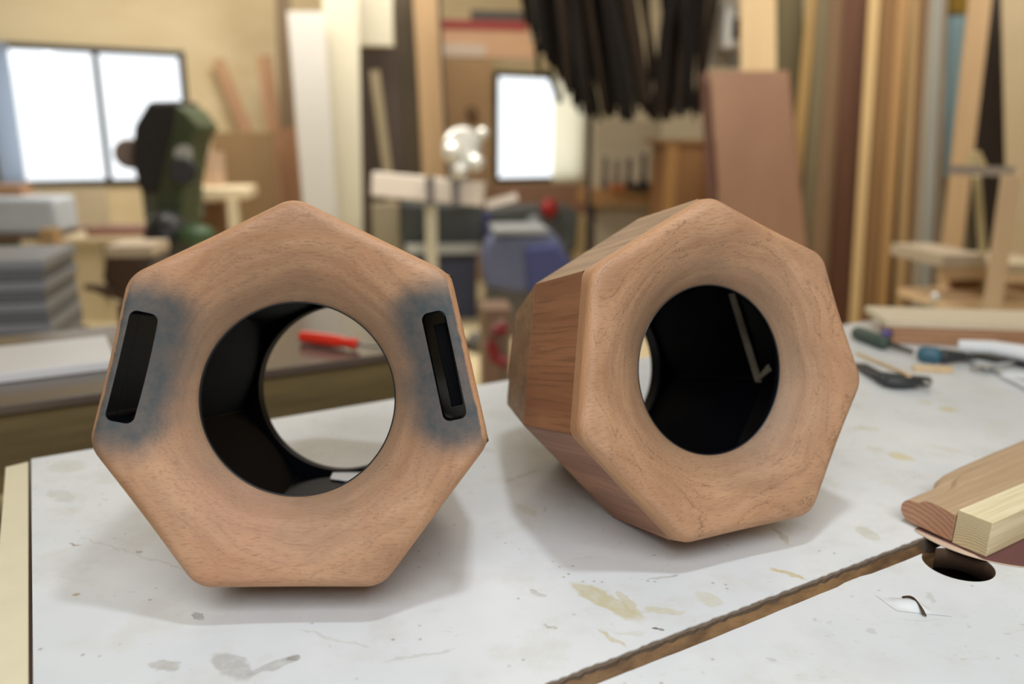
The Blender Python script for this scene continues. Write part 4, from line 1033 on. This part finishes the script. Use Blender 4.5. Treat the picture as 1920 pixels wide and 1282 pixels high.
for x, h, c, lab in ((1133, 62, (120, 116, 112), 'leftmost grey tool standing on the tool shelf'), (1155, 58, (150, 144, 136), 'pale grey tool standing second on the tool shelf'), (1178, 60, (92, 90, 90), 'grey tool standing in the middle of the tool shelf'), (1205, 68, (70, 70, 72), 'tallest dark tool standing on the tool shelf')):
    B = P(x, 358, 6.28); B.z = P(1170, 358, 6.1).z + .001; A = P(x + 2, 358 - h, 6.12); bm = NB(); add_tube(bm, [B, B.lerp(A, .35), B.lerp(A, .4), A], [.028, .028, .016, .02], 12)
    one('standing_tool', bm, M_('tool_%d' % x, c, .5), lab, 'hand tool')
bm = NB(); pbox(bm, 1148, 346, 1172, 358, 6.05, .08); one('orange_case', bm, M_('orange_case_plastic', (190, 108, 62)), 'small orange case on the tool shelf', 'case')
bm = NB(); pbox(bm, 1185, 344, 1226, 358, 6.0, .08); one('dark_plane', bm, M_BK, 'low dark tool on the right of the tool shelf', 'hand tool')
# wooden cylinder-like cabinet
t = thing('brown_cabinet', P(1290, 350, 5.4), 'brown wooden cabinet left of the large reddish panel', 'cabinet'); t.location.z = ZF; WORLD_LOC[t] = Vector(t.location)
bm = NB(); pbox(bm, 1240, 268, 1340, 470, 5.4, .35)
for v in bm.verts:
    if v.co.z < P(1290, 460, 5.4).z: v.co.z = ZF + .001
link('body', bm, wood('brown_cabinet_wood', (138, 98, 62), (160, 118, 78), (8, 8, 1), .6, 1, 0), t)
bm = NB(); pbox(bm, 1240, 268, 1262, 470, 5.36, .03)
for v in bm.verts:
    if v.co.z < P(1250, 460, 5.36).z: v.co.z = ZF + .001
link('door_edge', bm, M_('orange_edge', (180, 136, 84)), t)
bm = NB(); pbox(bm, 1238, 262, 1345, 270, 5.36, .4); link('top', bm, M_('orange_edge2', (164, 124, 82)), t)

# ------------------------------------------------------------------ background, right: the lumber rack
M_PANEL = wood('reddish_plywood', (134, 98, 76), (150, 114, 88), (3, 3, .6), .6, 1, 0)
A1, A2, B1, B2 = P(1332, 134, 4.7), P(1478, 132, 4.7), P(1354, 470, 4.45), P(1512, 470, 4.45)
def down(A, B):
    d = B - A; return A + d * ((ZF + .002 - A.z) / d.z)
bm = NB(); q1, q2 = down(A1, B1), down(A2, B2); th = Vector((0.02, .035, 0))
add_hex(bm, [A1, A2, q2, q1, A1 + th, A2 + th, q2 + th, q1 + th]); one('large_panel', bm, M_PANEL, 'large reddish brown panel leaning behind the right shell', 'panel')
bm = NB(); A1, A2, B1, B2 = P(1316, 136, 4.78), P(1331, 136, 4.78), P(1334, 470, 4.5), P(1352, 470, 4.5); q1, q2 = down(A1, B1), down(A2, B2); th = Vector((0.0, .05, 0))
add_hex(bm, [A1, A2, q2, q1, A1 + th, A2 + th, q2 + th, q1 + th]); one('panel_stiffener', bm, M_('dark_red_brown', (98, 62, 44)), 'dark red brown board edge on the left of the large panel', 'board')
upright('pale_pine_board', (1420, -80), (1424, 300), 60, 5.1, .03, wood('pale_pine_upright', (226, 196, 150), (240, 212, 168), (20, 20, 1), .6, 1, 0), 'pale pine board rising behind the large reddish panel', 'board')
upright('olive_sheet', (1474, -80), (1492, 400), 50, 5.2, .02, M_('olive_sheet_paint', (112, 100, 66)), 'olive sheet right of the pale pine board', 'sheet')
t = thing('white_switch_box', P(1370, 60, 5.25), 'white electrical box on the wall above the large panel', 'electrical box')
bm = NB(); pbox(bm, 1356, 8, 1390, 92, 5.25, .12); link('case', bm, M_('box_white', (214, 212, 208), .4), t, bevel=.02)
bm = NB(); pbox(bm, 1374, 34, 1386, 72, 5.235, .014); link('switch', bm, M_BK, t)
bm = NB(); add_tube(bm, [P(1372, 92, 5.3), P(1372, 128, 5.3)], .015, 8); link('conduit', bm, M_CL, t)
box_thing('white_backboard', (1318, -30, 1390, 126), 5.55, .03, M_('backboard', (200, 192, 178)), 'pale board behind the white electrical box', 'board')
RACK = [
 (1522, 1470, 20, 20, 5.00, (178, 146, 92), 'yellow narrow upright at the left of the lumber rack'),
 (1543, 1504, 20, 24, 4.94, (118, 106, 78), 'grey olive upright second from the left in the lumber rack'),
 (1567, 1534, 30, 30, 5.00, (170, 136, 102), 'tan upright left of the dark red brown plank'),
 (1606, 1576, 43, 40, 4.80, (96, 60, 38), 'wide dark red brown plank in the lumber rack'),
 (1638, 1604, 18, 17, 4.70, (214, 184, 134), 'pale upright right beside the dark red brown plank'),
 (1665, 1628, 29, 22, 4.78, (158, 122, 80), 'brown upright right of the pale one'),
 (1692, 1654, 19, 20, 4.70, (176, 138, 90), 'medium tan upright in the middle of the rack'),
 (1717, 1687, 20, 20, 4.78, (212, 178, 128), 'pale yellow upright right of the medium tan one'),
 (1734, 1703, 11, 11, 4.70, (138, 102, 68), 'dark narrow upright left of the grey strips'),
 (1746, 1716, 11, 14, 4.62, (166, 156, 138), 'grey beige strip left in the grey group'),
 (1758, 1734, 11, 15, 4.56, (158, 160, 156), 'grey strip in the middle of the grey group'),
 (1770, 1752, 10, 14, 4.62, (176, 160, 138), 'thin beige strip at the right of the grey group')]
for x0, x1, wt, wb, Y, c, lab in RACK:
    dk = tuple(max(0, q - 14) for q in c)
    sl = (x1 - x0) / 540.0; A = P(x0 - sl * 110, -90, Y); B = P(x1, 560, Y); B = A + (B - A) * ((ZF + .002 - A.z) / (B - A).z)
    bm = NB(); add_bar(bm, A, B, wt * Y / F_PX, .035, None, wb * Y / F_PX)
    for v in bm.verts:
        if abs(v.co.z - ZF) < 0.08: v.co.z = ZF + .001
    one('lumber_board', bm, wood('lumber_%d' % x0, dk, c, (16, 16, .9), .65, 1, 0), lab, 'lumber', 'boards standing in the lumber rack')
upright('brown_backboard', (1640, -90), (1600, 500), 200, 5.25, .02, M_('dark_backing', (96, 78, 54)), 'dark brown sheet behind the lumber rack', 'sheet')
upright('opening_shade_sheet', (1872, -90), (1862, 500), 70, 4.7, .02, M_('opening_shade', (44, 32, 22)), 'dark sheet painted as the shade of the opening right of the blue cloth', 'board')  # dark sheet stands in for the shade inside an opening
upright('leaning_tan_board', (1848, -90), (1778, 520), 36, 4.35, .04, wood('tan_leaner', (168, 138, 102), (186, 156, 118), (14, 14, 1), .6, 1, 0), 'tan board leaning left across the dark recess', 'board')
upright('beige_panel', (1915, -90), (1925, 500), 62, 4.2, .03, M_('beige_panel_paint', (186, 168, 136)), 'beige panel at the right edge of the photo', 'panel')
upright('small_backboard', (1795, -90), (1790, 560), 70, 5.0, .02, M_('grey_wallboard', (150, 140, 118)), 'grey beige sheet behind the blue cloth', 'sheet')
bm = NB(); rows = []
for i in range(15):
    t_ = i / 14; yy = 32 + 300 * t_; wd = 26 - 9 * t_; cx = 1796 - 12 * t_; row = []
    for j in range(13):
        a = 2 * PI * j / 13; rr = 1 + .12 * math.sin(3 * a + i * .6)
        row.append(bm.verts.new(P(cx + wd * math.cos(a) * rr, yy, 4.75) + Vector((0, .05 * math.sin(a), 0))))
    rows.append(row)
for a, b in zip(rows, rows[1:]):
    for j in range(13): bm.faces.new((a[j], a[(j + 1) % 13], b[(j + 1) % 13], b[j]))
bm.faces.new(rows[0]); bm.faces.new(rows[-1][::-1])
one('blue_cloth', bm, M_('light_blue_cloth', (150, 182, 196), .8), 'light blue cloth hanging right of the lumber rack', 'cloth')
bm = NB(); pbox(bm, 1782, -20, 1815, 24, 4.7, .1); one('yellow_tin', bm, M_('mustard', (150, 122, 50)), 'mustard box above the light blue cloth', 'box')
# pale wooden frame stand on the right
Y = 3.0
t = thing('wooden_frame_stand', P(1850, 500, Y), 'pale wooden frame stand with shelves at the right edge', 'stand'); t.location.z = ZF; WORLD_LOC[t] = Vector(t.location)
M_FS = wood('frame_pale_wood', (226, 194, 154), (240, 212, 176), (20, 20, 2), .6, 1, 0); M_FG = M_('frame_grey', (170, 156, 142))
bm = NB(); add_bar(bm, P(1778, 318, Y), P(1902, 322, Y - .1), .035, .05); link('top_bar', bm, M_FG, t)
def legto(a, b, wd, Y, mat, name):
    A = P(*a, Y); B = P(*b, Y); B = down(A, B); bm = NB(); add_bar(bm, A, B, wd, .05)
    for v in bm.verts:
        if abs(v.co.z - ZF) < .05: v.co.z = ZF + .001
    link(name, bm, mat, t)
legto((1896, 326), (1858, 590), .062, Y - .1, M_FS, 'leg')
legto((1832, 330), (1844, 500), .030, Y + .35, M_('frame_olive', (184, 170, 130)), 'leg')
bm = NB(); add_tube(bm, [P(1828, 285, Y), P(1830, 312, Y)], [.018, .035], 12); link('finial', bm, M_('finial', (190, 172, 128)), t)
bm = NB(); pbox(bm, 1762, 478, 1850, 500, Y + .12, .35); link('shelf', bm, M_('shelf_grey_beige', (186, 172, 152)), t)
bm = NB(); pbox(bm, 1762, 500, 1850, 523, Y + .13, .03); link('shelf_edge', bm, M_('shelf_tan', (190, 160, 124)), t)
bm = NB(); pbox(bm, 1870, 495, 1990, 510, Y + .1, .35); link('shelf', bm, M_('shelf_grey_beige', (200, 186, 160)), t)
bm = NB(); pbox(bm, 1868, 511, 1990, 530, Y + .1, .03); link('shelf_edge', bm, M_FS, t)
bm = NB(); pbox(bm, 1770, 568, 1990, 583, Y + .12, .35); link('lower_shelf', bm, M_FS, t)
bm = NB(); pbox(bm, 1768, 524, 1990, 567, Y + .44, .02); link('back', bm, M_('stand_back', (150, 112, 80)), t)
bm = NB(); ellipsoid(bm, P(1754, 557, 2.6), .016, .016, .016)
p = P(1754, 557, 2.6); bmesh.ops.translate(bm, verts=bm.verts, vec=Vector((0, 0, 0)))
add_tube(bm, [p, Vector((p.x, p.y, ZF + .002))], .005, 8)
one('ball_ended_rod', bm, M_CH, 'thin rod with a shiny ball end right of the lumber rack', 'rod')
